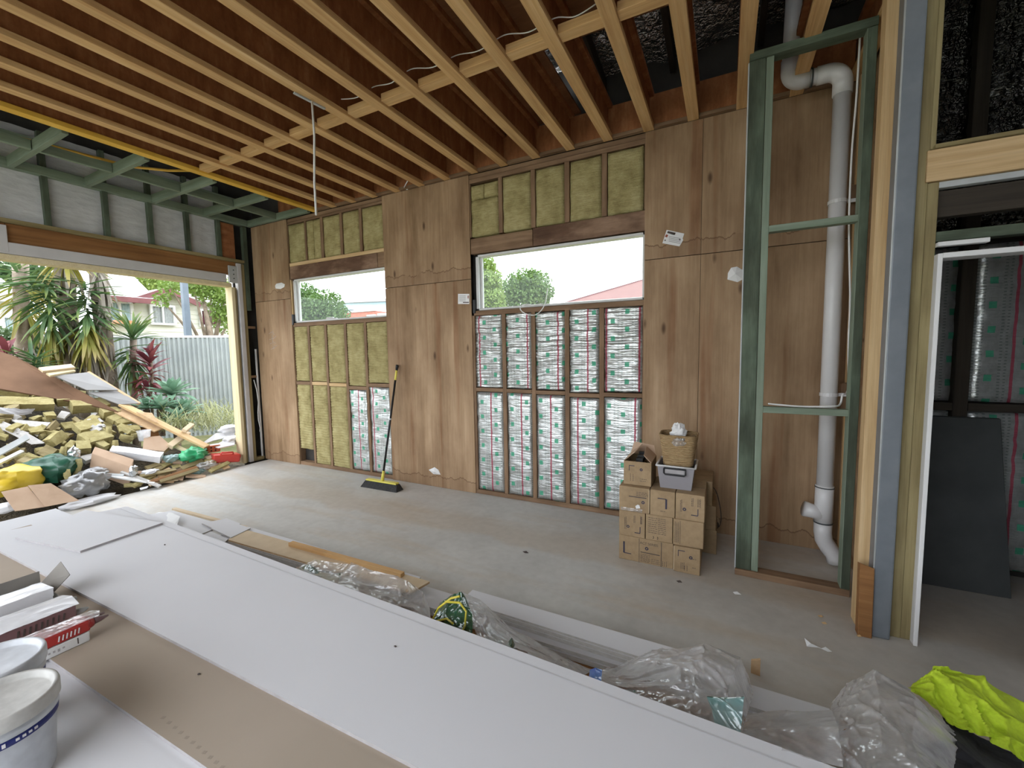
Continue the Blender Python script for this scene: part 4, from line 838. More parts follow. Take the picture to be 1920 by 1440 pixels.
strip_patch('blue_tape',net((-2.46,[(1106,1256),(1117,1252),(1129,1256)]),(-2.55,[(1103,1278),(1115,1282),(1127,1286)])),'filmb',None,None,.002,s3)
strip_patch('green_print',net((-2.5,[(1142,1290),(1165,1293),(1191,1295)]),(-2.54,[(1150,1294),(1170,1302),(1192,1310)])),'filmg',None,None,.002,s3)
strip_patch('teal_print',net((-2.48,[(1325,1308),(1360,1312),(1395,1308)]),(-2.52,[(1334,1330),(1362,1334),(1392,1334)]),(-2.56,[(1340,1362),(1362,1370),(1388,1380)])),'filmt',None,None,.008,s3)
strip_patch('green_print',net((-2.475,[(1325,1307),(1360,1309),(1395,1306)]),(-2.49,[(1330,1322),(1362,1326),(1393,1322)])),'filmg',None,None,.004,s3)
s4=strip_patch('plastic_wrap',net((-2.10,[(1558,1322),(1585,1284),(1640,1249),(1705,1288),(1785,1368)]),(-2.28,[(1552,1345),(1590,1325),(1650,1300),(1715,1330),(1790,1400)]),(-2.42,[(1545,1380),(1590,1370),(1650,1360),(1712,1380),(1792,1440)]),(-2.58,[(1540,1430),(1590,1440),(1650,1450),(1712,1460),(1792,1480)])),'film','large crumpled clear plastic wrap beside the fluorescent garment','plastic wrap',.02)
strip_patch('plastic_wrap',net((-2.30,[(1400,1340),(1470,1335),(1560,1330)]),(-2.45,[(1390,1365),(1470,1362),(1570,1365)]),(-2.60,[(1400,1395),(1480,1410),(1580,1440)])),'film','flat clear plastic wrap lying low between the two puffed wraps','plastic wrap',.012)
# fluorescent garment over dark cloth at the right end
hv=strip_patch('hivis_garment',net((-1.86,[(1716,1290),(1745,1258),(1835,1276),(1925,1342)]),(-1.98,[(1700,1292),(1740,1282),(1830,1318),(1925,1385)]),(-2.08,[(1712,1302),(1752,1330),(1830,1365),(1925,1420)]),(-2.10,[(1740,1325),(1780,1350),(1840,1385),(1925,1440)])),'hivis','crumpled fluorescent yellow work garment at the lower right corner','clothing',.035)
strip_patch('dark_cloth',net((-2.0,[(1765,1340),(1830,1380),(1925,1425)]),(-2.12,[(1772,1360),(1830,1405),(1925,1450)]),(-2.3,[(1800,1400),(1850,1440),(1925,1500)])),'cloth','dark charcoal cloth under the fluorescent garment','clothing',.01)
tag(crumple('cloth_heap',(.93,-2.08,.10),.22,.14,.12,'cloth',.3,4,flat=.10),'dark cloth heap on the floor under the fluorescent garment','clothing')
# buckets
def bucket(c,label,dust):
    q=.87
    r=thing('plastic_bucket',label,'bucket',c,'white buckets on the boards')
    b=MB(); b.lathe([(r_*q,z_*.94) for r_,z_ in [(0,0),(.112,0),(.115,.006),(.130,.20),(.136,.20),(.136,.215),(.132,.218),(.133,.236)]],48,c); b.obj('body',M['bucket'],r,True)
    b=MB(); b.lathe([(r_*q,z_*.94) for r_,z_ in [(.142,.228),(.1425,.262),(.140,.270),(.132,.272),(.128,.268),(.124,.254),(.118,.250),(0,.250)]],56,c); b.obj('lid',M['lid' if dust else 'bucket'],r,True)
    b=MB(); b.lathe([(r_*q,z_*.94) for r_,z_ in [(.1305,.176),(.1325,.176),(.1342,.198),(.1323,.198)]],48,c); b.obj('blue_band',M['navy'],r,True)
    for k in range(11):
        a=-.75+.11*k
        if random.random()<.75:
            w=random.uniform(.005,.012); MB().bar((c[0]+.1345*q*math.cos(a),c[1]+.1345*q*math.sin(a),c[2]+.176),(c[0]+.1345*q*math.cos(a+.06),c[1]+.1345*q*math.sin(a+.06),c[2]+.176),.002,w,up=(0,0,1)).obj('band_print',M['wink'],r)
bucket((-1.862,-3.672,ZP+.0002),'white plastic bucket with dusty lid and blue band, nearest the camera',True); bucket((-2.118,-3.632,ZP+.0002),'white plastic bucket with blue band behind the nearest bucket',False)
# sealant boxes and tubes
ZS=ZP+.0136
def pack(name,x0,x1,y0,y1,z0,z1,mat,label): 
    r=thing(name,label,'box',((x0+x1)/2,(y0+y1)/2,z0)); MB().box(x0,x1,y0,y1,z0,z1).obj('body',M[mat],r,bevel=.004); return r
r=pack('white_carton',-2.505,-2.432,-3.70,-3.305,ZS,ZS+.042,'white','low white carton with grey print under the red wrapped tubes')
b=MB()
for i in range(16): b.box(-2.4325,-2.4316,-3.60+i*.014,-3.593+i*.014,ZS+.014+random.uniform(0,.006),ZS+.026)
b.obj('print',M['gink'],r); MB().box(-2.4325,-2.4316,-3.345,-3.341,ZS+.01,ZS+.036).obj('print',M['ink'],r)
r=thing('red_tube_pack','shrink wrapped pack of red sealant tubes on the white carton','tubes',(-2.47,-3.5,ZS+.044))
for x in (-2.452,-2.492):
    MB().tube([(x,-3.72,ZS+.068),(x,-3.30,ZS+.068),(x,-3.285,ZS+.068)],[.022,.022,.017],14).obj('tube',M['red'],r,True)
    MB().tube([(x,-3.285,ZS+.068),(x,-3.262,ZS+.068),(x,-3.235,ZS+.068)],[.014,.012,.004],12).obj('nozzle',M['maroon'],r,True)
MB().hexa([(-2.515,-3.73,ZS+.0445),(-2.429,-3.73,ZS+.0445),(-2.429,-3.30,ZS+.0445),(-2.515,-3.30,ZS+.0445)],[(-2.513,-3.73,ZS+.092),(-2.431,-3.73,ZS+.092),(-2.431,-3.30,ZS+.091),(-2.513,-3.30,ZS+.091)]).obj('red_sleeve',M['red'],r,bevel=.008)
b=MB()
for i in range(6): b.bar((-2.4285,-3.40+i*.012,ZS+.056),(-2.4285,-3.396+i*.012,ZS+.078),.0015,.004,up=(0,1,0))
b.obj('print',M['wink'],r)
b=MB()
for i in range(12): b.box(-2.475+random.uniform(-.003,.003),-2.462,-3.46+i*.013,-3.452+i*.013,ZS+.0915,ZS+.0925)
b.obj('print',M['gink'],r)
strip_patch('shrink_wrap',[[Vector((-2.517,-3.70,ZS+.096)),Vector((-2.517,-3.5,ZS+.096)),Vector((-2.515,-3.27,ZS+.094))],[Vector((-2.470,-3.70,ZS+.100)),Vector((-2.47,-3.5,ZS+.099)),Vector((-2.47,-3.255,ZS+.096))],[Vector((-2.426,-3.70,ZS+.096)),Vector((-2.426,-3.5,ZS+.095)),Vector((-2.428,-3.27,ZS+.093))]],'film',None,None,.003,r)
r=thing('maroon_tube_pack','white foil topped pack with a maroon side, second from the camera','tubes',(-2.68,-3.5,ZS))
MB().hexa([(-2.76,-3.74,ZS),(-2.605,-3.74,ZS),(-2.605,-3.29,ZS),(-2.76,-3.29,ZS)],[(-2.765,-3.74,ZS+.108),(-2.605,-3.74,ZS+.108),(-2.605,-3.29,ZS+.108),(-2.765,-3.29,ZS+.108)]).obj('body',M['maroon'],r,bevel=.006)
strip_patch('white_top',[[Vector((-2.775,-3.74,ZS+.105)),Vector((-2.775,-3.5,ZS+.11)),Vector((-2.775,-3.285,ZS+.105))],[Vector((-2.70,-3.74,ZS+.128)),Vector((-2.70,-3.5,ZS+.128)),Vector((-2.70,-3.275,ZS+.118))],[Vector((-2.598,-3.74,ZS+.108)),Vector((-2.598,-3.5,ZS+.108)),Vector((-2.60,-3.28,ZS+.106))]],'silver',None,None,.003,r)
b=MB()
for i in range(9): b.bar((-2.6042,-3.47+i*.017,ZS+.062),(-2.6042,-3.466+i*.017,ZS+.09),.0015,.006,up=(0,1,0))
b.obj('print',M['ink'],r)
MB().tube([(-2.63,-3.29,ZS+.06),(-2.63,-3.265,ZS+.06),(-2.63,-3.245,ZS+.06)],[.014,.013,.004],10).obj('nozzle',M['grey'],r,True); MB().tube([(-2.72,-3.29,ZS+.09),(-2.72,-3.255,ZS+.09)],[.014,.008],10).obj('nozzle',M['grey'],r,True)
r=thing('open_tray_carton','opened brown-grey carton tray with a raised end flap','box',(-3.0,-3.5,ZS))
b=MB(); t=.003; b.box(-3.12,-2.84,-3.74,-3.27,ZS,ZS+.003); b.box(-3.12,-3.117,-3.74,-3.27,ZS,ZS+.135); b.box(-2.843,-2.84,-3.74,-3.27,ZS,ZS+.075); b.box(-3.12,-2.84,-3.273,-3.27,ZS,ZS+.07); b.obj('body',M['tray'],r)
MB().add([(-3.118,-3.268,ZS+.07),(-2.96,-3.268,ZS+.06),(-2.975,-3.20,ZS+.115),(-3.10,-3.195,ZS+.155)],[(0,1,2,3)]).obj('end_flap',M['tray'],r,solid=.003); MB().add([(-2.93,-3.272,ZS+.06),(-2.84,-3.272,ZS+.07),(-2.86,-3.235,ZS+.03),(-2.92,-3.235,ZS+.03)],[(0,1,2,3)]).obj('end_flap',M['tray'],r,solid=.003)
o=strip_patch('white_foil_pack',[[Vector((-3.05,-3.73,ZS+.04)),Vector((-3.05,-3.5,ZS+.04)),Vector((-3.05,-3.29,ZS+.04))],[Vector((-3.03,-3.73,ZS+.112)),Vector((-3.03,-3.5,ZS+.112)),Vector((-3.03,-3.29,ZS+.108))],[Vector((-2.89,-3.73,ZS+.112)),Vector((-2.89,-3.5,ZS+.112)),Vector((-2.90,-3.28,ZS+.108))],[Vector((-2.875,-3.73,ZS+.03)),Vector((-2.875,-3.5,ZS+.03)),Vector((-2.88,-3.29,ZS+.03))]],'silver','white foil pack lying in the opened carton tray','tubes',.004)
for i,(u,v,z_,lb) in enumerate([(373,1265,ZP+.0135,'tiny dark crumb on the brown paper side board'),(741,1213,ZP+.027,'tiny dark crumb in the middle of the long white sheet'),(309,1022,ZP+.027,'tiny dark crumb near the left offcut on the white sheet')]):
    c_=F(u,v,z_); tag(crumple('crumb',c_+Vector((0,0,.003)),.006,.004,.003,'ink',.4,i,10),lb,'debris')
# bits on the floor
def paperbit(name,pts,label,mat='white',z=.004,cat='paper scrap'):
    b=MB(); vs=[]
    for u,v,zz in pts: q=F(u,v,zz); vs.append(q)
    b.add(vs,[tuple(range(len(vs)))] if len(vs)==3 else [(i,i+1,i+2) for i in range(len(vs)-2)]); o=b.obj(name,M[mat],None,solid=.002); return tag(o,label,cat)
paperbit('curled_paper',[(1508,1196,.03),(1513,1212,.004),(1520,1206,.02),(1535,1214,.004),(1540,1216,.008),(1552,1222,.004),(1548,1213,.012),(1560,1222,.004)],'curled white paper scrap on the concrete near the steel post')
paperbit('wood_chip',[(1374,1110,.003),(1378,1114,.003),(1382,1109,.012),(1390,1115,.003)],'tiny pale chip on the concrete in front of the green frame')
for i,(u,v,lb) in enumerate([(1538,1155,'small wood shaving on the concrete left of the offcut'),(1545,1168,'thin brown splinter on the dusty concrete'),(1610,1192,'pale shaving at the foot of the timber offcut'),(1660,1196,'crumb of timber at the foot of the steel post'),(1103+170,1090,'dark crumb in front of the lower right carton'),(985,1035,'small brown crumb in the middle of the concrete floor')]):
    paperbit('wood_shaving',[(u-5,v-1,.003),(u-1,v+2,.003),(u+2,v-2,.010),(u+6,v+2,.003)],lb,'pine' if i<4 else 'ink',cat='debris')
b=MB(); b.hexa([F(1408,1262)+Vector((0,0,.0)),F(1425,1268),F(1425,1268)+Vector((0,.015,0)),F(1408,1262)+Vector((0,.015,0))],[F(1408,1262)+Vector((0,0,.065)),F(1425,1268)+Vector((0,0,.085)),F(1425,1268)+Vector((0,.015,.085)),F(1408,1262)+Vector((0,.015,.065))])
o=b.obj('timber_scrap',M['tan'],None); tag(o,'small flat timber scrap standing at the far edge of the low stack','timber block')

# ------------------------------------------------------------------ rubbish heap outside the opening
def mz(x,y):
    z=min(PSL*(-6.3-x), max(.02,.10+(-.98-y)*1.45)); return max(-.14, z-.16+.07*n3(x*2.2,y*2.2,3)+.05*n3(x*6,y*6,9)) 
hm=MB().grid(lambda u,v:(-10+3.68*u, -3.25+3.35*v, mz(-10+3.68*u,-3.25+3.35*v)),70,64).obj('rubble_heap',M['soil'],None,True)
hm['kind']='stuff'; tag(hm,'dark mixed rubble heaped outside the garage opening','rubble')
def heapbar(name,u0,v0,u1,v1,w,t,mat,label,cat,group=None,up=.0,tilt=0.0,rough=0.0,edge=None):
    p0=P(u0,v0,up); p1=P(u1,v1,up); n=PILE_N.copy()
    if tilt: n=(n+Vector((.0,-1,.2))*tilt).normalized()
    Mx=frame(p0,p1,n); l=(p1-p0).length; b=MB()
    if rough:
        s=random.random()*50; nx=max(3,int(l/.06)); vs=[]
        b2=MB().box(0,l,-w/2,w/2,-t/2,t/2)
        # gridded box for a ragged wool offcut
        def face(o,a,c,na,nc):
            b.grid(lambda p,q: (lambda v: v+Vector((n3(v.x*9+s,v.y*9,v.z*9),n3(v.x*9,v.y*9+s,v.z*9),n3(v.x*9,v.y*9,v.z*9+s)))*rough)(Vector(o)+Vector(a)*p+Vector(c)*q),na,nc)
        L_,Wd,T=(l,0,0),(0,w,0),(0,0,t)
        face((0,-w/2,-t/2),Wd,L_,3,nx); face((0,-w/2,t/2),L_,Wd,nx,3); face((0,-w/2,-t/2),L_,T,nx,2); face((0,w/2,-t/2),T,L_,2,nx); face((0,-w/2,-t/2),T,Wd,2,3); face((l,-w/2,-t/2),Wd,T,3,2)
    else: b.box(0,l,-w/2,w/2,-t/2,t/2)
    o=link(name,b.mesh(name,M[mat]),None,0 if rough else .002,M=Mx); return tag(o,label,cat,group)
def heapsheet(name,px,t,mat,label,cat='board',ups=None,group=None):
    """sheet through pixel corners, each lifted 'up' off the slope"""
    q=[P(u,v,(ups[i] if ups else .05)) for i,(u,v) in enumerate(px)]; n=len(q)
    nn=(q[1]-q[0]).cross(q[2]-q[0]).normalized()
    if nn.z<0: nn=-nn
    b=MB(); vs=[p-nn*t for p in q]+q
    b.add(vs,[tuple(range(n-1,-1,-1)),tuple(range(n,2*n))]+[(i,(i+1)%n,n+(i+1)%n,n+i) for i in range(n)]); o=b.obj(name,M[mat],None); 
    return tag(o,label,cat,group)
WG='rock wool offcuts on the rubbish heap'
wl_=[ # rock wool chunks that can be told apart
 (-30,757,101,757,.17,.10,'long rock wool batt across the left of the heap'),(58,741,104,739,.16,.10,'short rock wool block above the long batt'),(104,751,136,749,.14,.12,'small rock wool block at the right end of the long batt'),
 (132,763,177,760,.15,.13,'chunky rock wool block in the middle of the upper heap'),(176,762,198,758,.18,.13,'square rock wool block right of the chunky one'),(190,776,220,772,.12,.11,'rock wool block under the plasterboard flap'),
 (205,790,241,775,.10,.07,'slanting rock wool strip at the right of the heap'),(215,793,249,788,.10,.05,'thin rock wool strip below the slanting one'),(143,806,188,797,.17,.10,'rock wool slab in the centre of the heap'),
 (155,828,202,815,.20,.10,'pale rock wool slab above the brown carton'),(142,841,170,839,.15,.12,'dark ended rock wool block left of the brown carton'),(222,806,262,803,.12,.05,'flat rock wool piece beside the clear tub'),
 (198,773,222,768,.09,.05,'small rock wool piece at the ridge of the heap'),(125,738,158,742,.16,.06,'rock wool slab in the shade of the brown sheet'),(-10,730,58,738,.15,.07,'shaded rock wool batt under the brown sheet'),(154,800,180,782,.08,.06,'thin upright rock wool strip in the centre of the heap')]
for i,(a,b_,c,d,w,t,lb) in enumerate(wl_): heapbar('rock_wool_offcut',a,b_,c,d,w,t,'wool',lb,'insulation',None,up=.10,rough=.012)
random.seed(21)
for k in range(110):
    u=random.uniform(-20,262); v=random.uniform(772,880) if u<130 else random.uniform(780,872)
    if u>230 and v<800: continue
    if 165<u<262 and v>836: continue
    a=random.uniform(-1.2,.7); l=random.uniform(10,36)
    heapbar('rock_wool_shred',u,v,u+l*math.cos(a),v+l*math.sin(a)*.8,random.uniform(.04,.13),random.uniform(.03,.08),random.choice(['wool','wool','wool','wool','olive','plaster_edge']),'torn olive or grey shred among the rubbish heap','insulation','shreds on the heap',up=random.uniform(.0,.12),rough=.02,tilt=random.uniform(-1.2,1.2))
for k in range(46):
    u=random.uniform(232,420); v=random.uniform(868,905)-(u-240)*.10+(12 if u<300 else 0)
    a=random.uniform(-.5,.1); l=random.uniform(12,45)
    heapbar('timber_scrap',u,v,u+l*math.cos(a),v+l*math.sin(a),random.uniform(.03,.08),random.uniform(.012,.03),random.choice(['wool','stud','olive','tan','card2','mdf']),'flat scrap of timber, card or wool strewn along the slab edge','scrap','scraps along the slab edge',up=.02+random.uniform(0,.05),rough=.006)
heapsheet('brown_sheet',[(-60,640),(28,668),(120,716),(222,772),(160,757),(-60,718)],.018,'shadebrown','large brown sheet leaning over the top left of the heap',ups=[.35,.33,.28,.2,.16,.18])
heapsheet('plasterboard_piece',[(101,704),(165,698),(222,731),(163,731)],.014,'shadewhite','white plasterboard piece standing out at the top of the heap',ups=[.36,.40,.34,.30])
heapsheet('plasterboard_piece',[(165,736),(221,732),(261,756),(224,758)],.014,'shadewhite','white plasterboard flap below the first white piece on the heap',ups=[.26,.30,.26,.22])
heapsheet('edge_strip',[(163,697),(168,696),(264,755),(259,757)],.03,'tan','tan edged strip along the right side of the white pieces',ups=[.38,.38,.25,.25])
heapbar('timber_plank',76,694,137,687,.09,.03,'mdf','pale timber plank at the very top of the heap','timber',up=.42); heapbar('timber_plank',90,703,138,694,.07,.03,'cream','second pale plank just below the topmost plank','timber',up=.38)
heapbar('long_plank',228,758,388,838,.10,.03,'pine','long pine plank sloping down the right side of the heap','timber',up=.20); heapbar('long_plank',222,768,300,806,.18,.02,'tan','tan board under the long pine plank','timber',up=.14)
heapsheet('plywood_piece',[(256,772),(285,774),(298,794),(270,783)],.02,'tan','small plywood piece lying on the long pine plank',ups=[.28,.28,.24,.24])
heapsheet('brown_board',[(262,800),(296,806),(300,822),(270,818)],.02,'brown','brown board piece under the long plank',ups=[.1,.1,.06,.06])
heapbar('timber_block',318,838,352,812,.08,.06,'mdf','pale timber block under the lower end of the long plank','timber block',up=.10)
heapbar('timber_block',345,808,360,796,.06,.05,'mdf','small pale timber block behind the long plank','timber block',up=.25)
heapbar('timber_lath',322,833,362,852,.06,.025,'cream','pale lath on the heap left of the green bag','timber',up=.06)
# cartons
def heapbox(px_top,hgt,mat,name,label,cat='box',up=.2):
    q=[P(u,v,up) for u,v in px_top]; dn=(Vector((.45,-.35,-1)).normalized())*hgt
    o=MB().hexa([p+dn for p in q],q).obj(name,M[mat],None,bevel=.004); return tag(o,label,cat)
heapbox([(178,837),(251,861),(246,876),(172,850)],.24,'card2','long_carton','long pinkish brown carton lying slanted on the heap',up=.16)
heapsheet('flat_carton',[(268,842),(270,820),(300,817),(320,835),(308,846)],.02,'card2','flattened pinkish cardboard beside the foil roll','box',ups=[.10,.12,.12,.10,.08])
heapsheet('flat_carton',[(290,843),(320,834),(318,843),(300,855)],.02,'card','small brown carton flap right of the flattened cardboard','box',ups=[.08,.08,.05,.05])
heapsheet('cardboard_flap',[(2,922),(52,912),(84,950),(28,958)],.008,'card2','left pinkish cardboard flap at the slab edge','box',ups=[.24,.26,.19,.17])
heapsheet('cardboard_flap',[(52,910),(95,906),(148,938),(84,950)],.008,'card2','right pinkish cardboard flap at the slab edge','box',ups=[.28,.30,.22,.21])
heapsheet('metal_strip',[(-10,846),(50,814),(56,822),(-8,858)],.03,'grey','grey-green metal strip at the left edge of the heap','metal strip',ups=[.2,.22,.2,.18])
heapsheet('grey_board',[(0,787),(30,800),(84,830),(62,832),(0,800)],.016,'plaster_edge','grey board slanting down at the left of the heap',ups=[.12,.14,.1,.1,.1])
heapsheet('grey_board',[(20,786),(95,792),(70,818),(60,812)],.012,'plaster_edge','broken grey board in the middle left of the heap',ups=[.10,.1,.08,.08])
strip_patch('white_sheet',[[P(0,764,.2),P(40,768,.2),P(66,766,.2)],[P(-5,776,.15),P(38,780,.14),P(62,776,.14)]],'greybag','crumpled white and grey sheet below the long batt','sheet',.02)
heapbar('white_trim',-10,872,42,846,.04,.03,'white','white trim length at the left edge of the heap','trim',up=.14)
heapbar('foil_roll',207,845,303,858,.12,.10,'silver','white foil wrapped length lying across the heap','roll',up=.12,rough=.012)
for i,(a,b_,c,d,m_,lb) in enumerate([(155,888,232,892,'grey','thin grey trim length below the brown carton'),(205,892,290,905,'white','white trim length pointing at the slab edge'),(228,884,300,912,'plaster_edge','grey trim length crossing the white one'),(280,905,370,876,'brown','dark brown lath parallel to the slab edge'),(300,903,372,880,'olive','olive lath beside the slab edge'),(262,893,330,880,'olive','olive board scrap left of the green bag')]): heapbar('trim_length',a,b_,c,d,.05,.018,m_,lb,'trim',up=.10)
# bags and small finds
def heapbag(name,u,v,r,mat,label,cat='bag',up=.06,seed=0,amp=.4): return tag(crumple(name,P(u,v,up),r[0],r[1],r[2],mat,amp,seed,26),label,cat)
heapbag('yellow_bag',22,900,(.20,.26,.14),'yellowbag','yellow plastic bag at the left edge of the heap',seed=2,up=.10,amp=.3)
heapbag('grey_bag',160,908,(.15,.20,.13),'filmgrey','translucent grey plastic bag slumped at the slab edge',seed=8,up=.12)
heapbag('grey_bag',174,886,(.11,.13,.05),'filmgrey','small grey plastic bag below the brown carton',seed=5,up=.14)
heapbag('dark_green_bag',92,880,(.24,.24,.15),'dgreenbag','dark green plastic bag in the hollow of the heap',seed=3,up=.05)
heapbag('green_bag',362,853,(.12,.17,.09),'greenbag','bright green plastic bag near the right end of the heap',seed=9,up=.10,amp=.5)
heapbag('pale_green_bag',322,860,(.08,.10,.05),'filmt','small pale green plastic scrap left of the bright green bag',seed=4,up=.08,amp=.5)
heapbag('white_scrap',281,885,(.07,.09,.03),'whitebag','small white foam scrap near the slab edge',seed=4,up=.08)
heapbag('white_bag',432,826,(.08,.12,.06),'whitebag','white plastic bag behind the red jerrycan',seed=6,up=.12,amp=.5)
heapbag('white_bundle',428,805,(.10,.14,.07),'whitebag','white wrapped bundle beside the door jamb',seed=16,up=.16,amp=.3)
heapbag('plastic_tangle',388,872,(.07,.12,.05),'film','clear plastic tangle at the slab edge near the red jerrycan',seed=18,up=.06,amp=.6); heapbag('plastic_tangle',372,884,(.05,.07,.03),'filmt','pale teal plastic tangle at the slab edge',seed=19,up=.05,amp=.6)
heapbag('foil_scrap',139,850,(.04,.05,.07),'shiny','shiny foil scrap beside the small wool block','foil scrap',.2,seed=11,amp=.5); heapbag('foil_scrap',188,800,(.03,.05,.03),'shiny','shiny foil scrap in the centre of the heap','foil scrap',.16,seed=12,amp=.5); heapbag('foil_scrap',250,884,(.03,.04,.07),'shiny','silver foil twist right of the brown carton','foil scrap',.16,seed=13,amp=.5)
tb=P(270,815,.12); b=MB(); b.lathe([(.06,-.08),(.075,.05),(.08,.05),(.08,.06),(.072,.06),(.056,-.076),(0,-.076)],20,tuple(tb)); tag(b.obj('clear_tub',M['film'],None,True),'clear plastic food tub lying on the heap','tub')
heapbag('sack',168,940,(.10,.24,.045),'whitebag','white plastic sack lying on the concrete at the slab edge',seed=14,up=.06,amp=.25)
heapbag('white_cloth',10,952,(.09,.16,.05),'whitebag','white plastic sheet bunched at the lower left of the heap',seed=15,up=.10,amp=.3)
for i,(px,lb) in enumerate([([(372,836),(405,812),(440,810),(440,816),(400,826)],'upper white board scrap near the door jamb'),([(390,834),(440,826),(440,834),(410,840)],'lower white board scrap near the door jamb'),([(262,915),(278,911),(276,914),(263,918)],'tiny white board scrap on the slab edge')]): heapsheet('white_board_scrap',px,.012,'plaster',lb,ups=[.14,.16,.16,.14,.13][:len(px)])
# brick with holes
bp=P(398,841,.08); bd=(P(408,838,.08)-P(388,841,.08)).normalized(); bM=frame(bp,bp+bd,(0,0,1))
r=thing('red_brick','red brick with holes lying beside the red jerrycan','brick',tuple(bp))
link('body',MB().box(-.085,.085,-.05,.05,-.05,.05).mesh('body',M['brick']),r,.004,M=bM)
for dx in (-.035,.02):
    for dz in (-.022,.022): link('hole',MB().tube([(dx,-.052,dz),(dx,-.049,dz)],.012,10).mesh('hole',M['black']),r,M=bM)
jp=P(422,858,.05); jd=(P(440,856,.05)-P(400,858,.05)).normalized(); jM=frame(jp,jp+jd,(0,0,1))
r=thing('red_jerrycan','red plastic jerrycan lying at the slab edge beside the door jamb','can',tuple(jp))
link('body',MB().box(-.17,.17,-.10,.10,-.06,.06).mesh('body',M['redplastic']),r,.02,M=jM); link('handle',MB().tube([(-.08,-.07,.05),(-.07,-.07,.085),(.07,-.07,.085),(.08,-.07,.05)],.014,8).mesh('handle',M['redplastic'],True),r,M=jM); link('cap',MB().tube([(.16,.05,.0),(.21,.05,.0)],.025,12).mesh('cap',M['redplastic']),r,M=jM)
for i,(u,v) in enumerate([(120,838),(128,880),(142,862),(205,800),(215,826)]):
    q=P(u,v,.2); s=i*3.3
    pts=[q+Vector((.02*k,-.01*k+.05*n3(k*.5,s,1),-.06*k)) for k in range(7)]
    o=MB().tube(pts,[.03,.035,.03,.026,.035,.03,.01],6).obj('wool_strand',M['wool'],None,True); tag(o,'ragged strand of rock wool hanging down the heap','insulation','hanging rock wool strands')

# ------------------------------------------------------------------ yard
def blade(l,w,droop,fold=.25,n=5):
    """leaf blade along +x from the origin, arching down"""
    b=MB(); vs=[]; z=0; x=0; a=0
    for i in range(n+1):
        t=i/n; wd=w*(math.sin(math.pi*min(1,t*.85+.12))**.7)*(1 if t<1 else .05); 
        if i: a-=droop/n; x+=l/n*math.cos(a); z+=l/n*math.sin(a)
        vs+= [(x,-wd/2,z+wd*fold),(x,0,z),(x,wd/2,z+wd*fold)]
    fs=[]
    for i in range(n):
        o=3*i; fs+=[(o,o+1,o+4,o+3),(o+1,o+2,o+5,o+4)]
    b.add(vs,fs); return b
BL={}
def leafobj(name,mesh,parent,pos,az,el,roll=0,sc=1):
    Mx=Matrix.Translation(pos)@Matrix.Rotation(az,4,'Z')@Matrix.Rotation(-el,4,'Y')@Matrix.Rotation(roll,4,'X')@Matrix.Scale(sc,4)
    return link(name,mesh,parent,M=Mx)
ym=[blade(.62,.05,d).mesh('leaf',M['yucca'],True) for d in (.15,.4,.7)]; yy=[blade(.62,.05,d).mesh('leaf',M['yuccay'],True) for d in (.2,.5)]; yd=[blade(.6,.045,d).mesh('leaf',M['deadleaf'],True) for d in (.2,.5)]
def rosette(root,c,n,sc,lo=-1.45,hi=.6,spread=0,az0=0,azr=math.pi,yel=.22,dead=.2):
    for i in range(n):
        t=i/(n-1); el=hi+(lo-hi)*t+random.uniform(-.12,.12); az=az0+random.uniform(-azr,azr)
        z=c.z-spread*t
        q=random.random()
        if t>1-dead: m=random.choice(yd)
        elif t>1-dead-yel: m=random.choice(yy)
        else: m=random.choice(ym)
        leafobj('leaf',m,root,Vector((c.x+random.uniform(-.04,.04),c.y+random.uniform(-.04,.04),z)),az,el,random.uniform(-.4,.4),sc*random.uniform(.75,1.15))
random.seed(5)
XP=-10.2
def palm(pxs,x,r,label,heads,name='yucca_palm'):
    base=L(pxs[0][0],pxs[0][1],x); rt=thing(name,label,'palm',(base.x,base.y,-.16)); pts=[L(u,v,x) for u,v in pxs]; pts[0].z=-.18
    MB().tube(pts,[r*1.25]+[r]*(len(pts)-1),12).obj('trunk',M['trunk'],rt,True)
    for (u,v,n,sc,lo,hi,sp,ye,de) in heads: rosette(rt,L(u,v,x+random.uniform(-.0,.25)),n,sc,lo,hi,sp,yel=ye,dead=de)
    return rt
palm([(142,720),(132,640),(124,560),(120,480)],XP,.13,'thick trunked yucca palm at the left with drooping green heads',[(86,516,150,1.0,-1.5,.1,1.25,.22,.1),(120,466,50,1.2,-1.2,.3,.2,.3,.1)])
palm([(205,730),(196,640),(188,560),(182,480)],XP+.3,.12,'yucca palm right of the thick one with a long drooping head and grey dead skirt',[(158,534,150,1.0,-1.5,.3,1.25,.3,.16),(186,500,40,1.1,-1.6,-1.1,.5,.0,1.0),(194,580,60,1.1,-1.62,-1.25,.9,.0,1.0)])
palm([(40,720),(42,640),(40,560),(38,480)],XP-.6,.10,'slender yucca palm at the left edge of the opening',[(36,505,90,1.1,-1.5,.4,.9,.5,.2)])
palm([(150,720),(150,690),(148,670)],XP+.1,.08,'stump of grey dead yucca leaves between the two palms',[(136,600,70,1.2,-1.6,-1.25,.8,.0,1.0)],'dead_yucca')
palm([(248,745),(250,700),(250,632)],XP+.5,.05,'small upright yucca beside the fence',[(248,628,40,.9,.2,1.45,.1,.0,.0),(246,650,60,.85,-1.4,.1,.5,.05,.0)],'small_yucca')
rt=thing('fern_palm','low bright green palm frond plant at the left of the heap','plant',tuple(L(75,700,XP+.6))); rosette(rt,L(66,672,XP+.6),60,.9,-1.2,.8,.3,yel=0,dead=0)
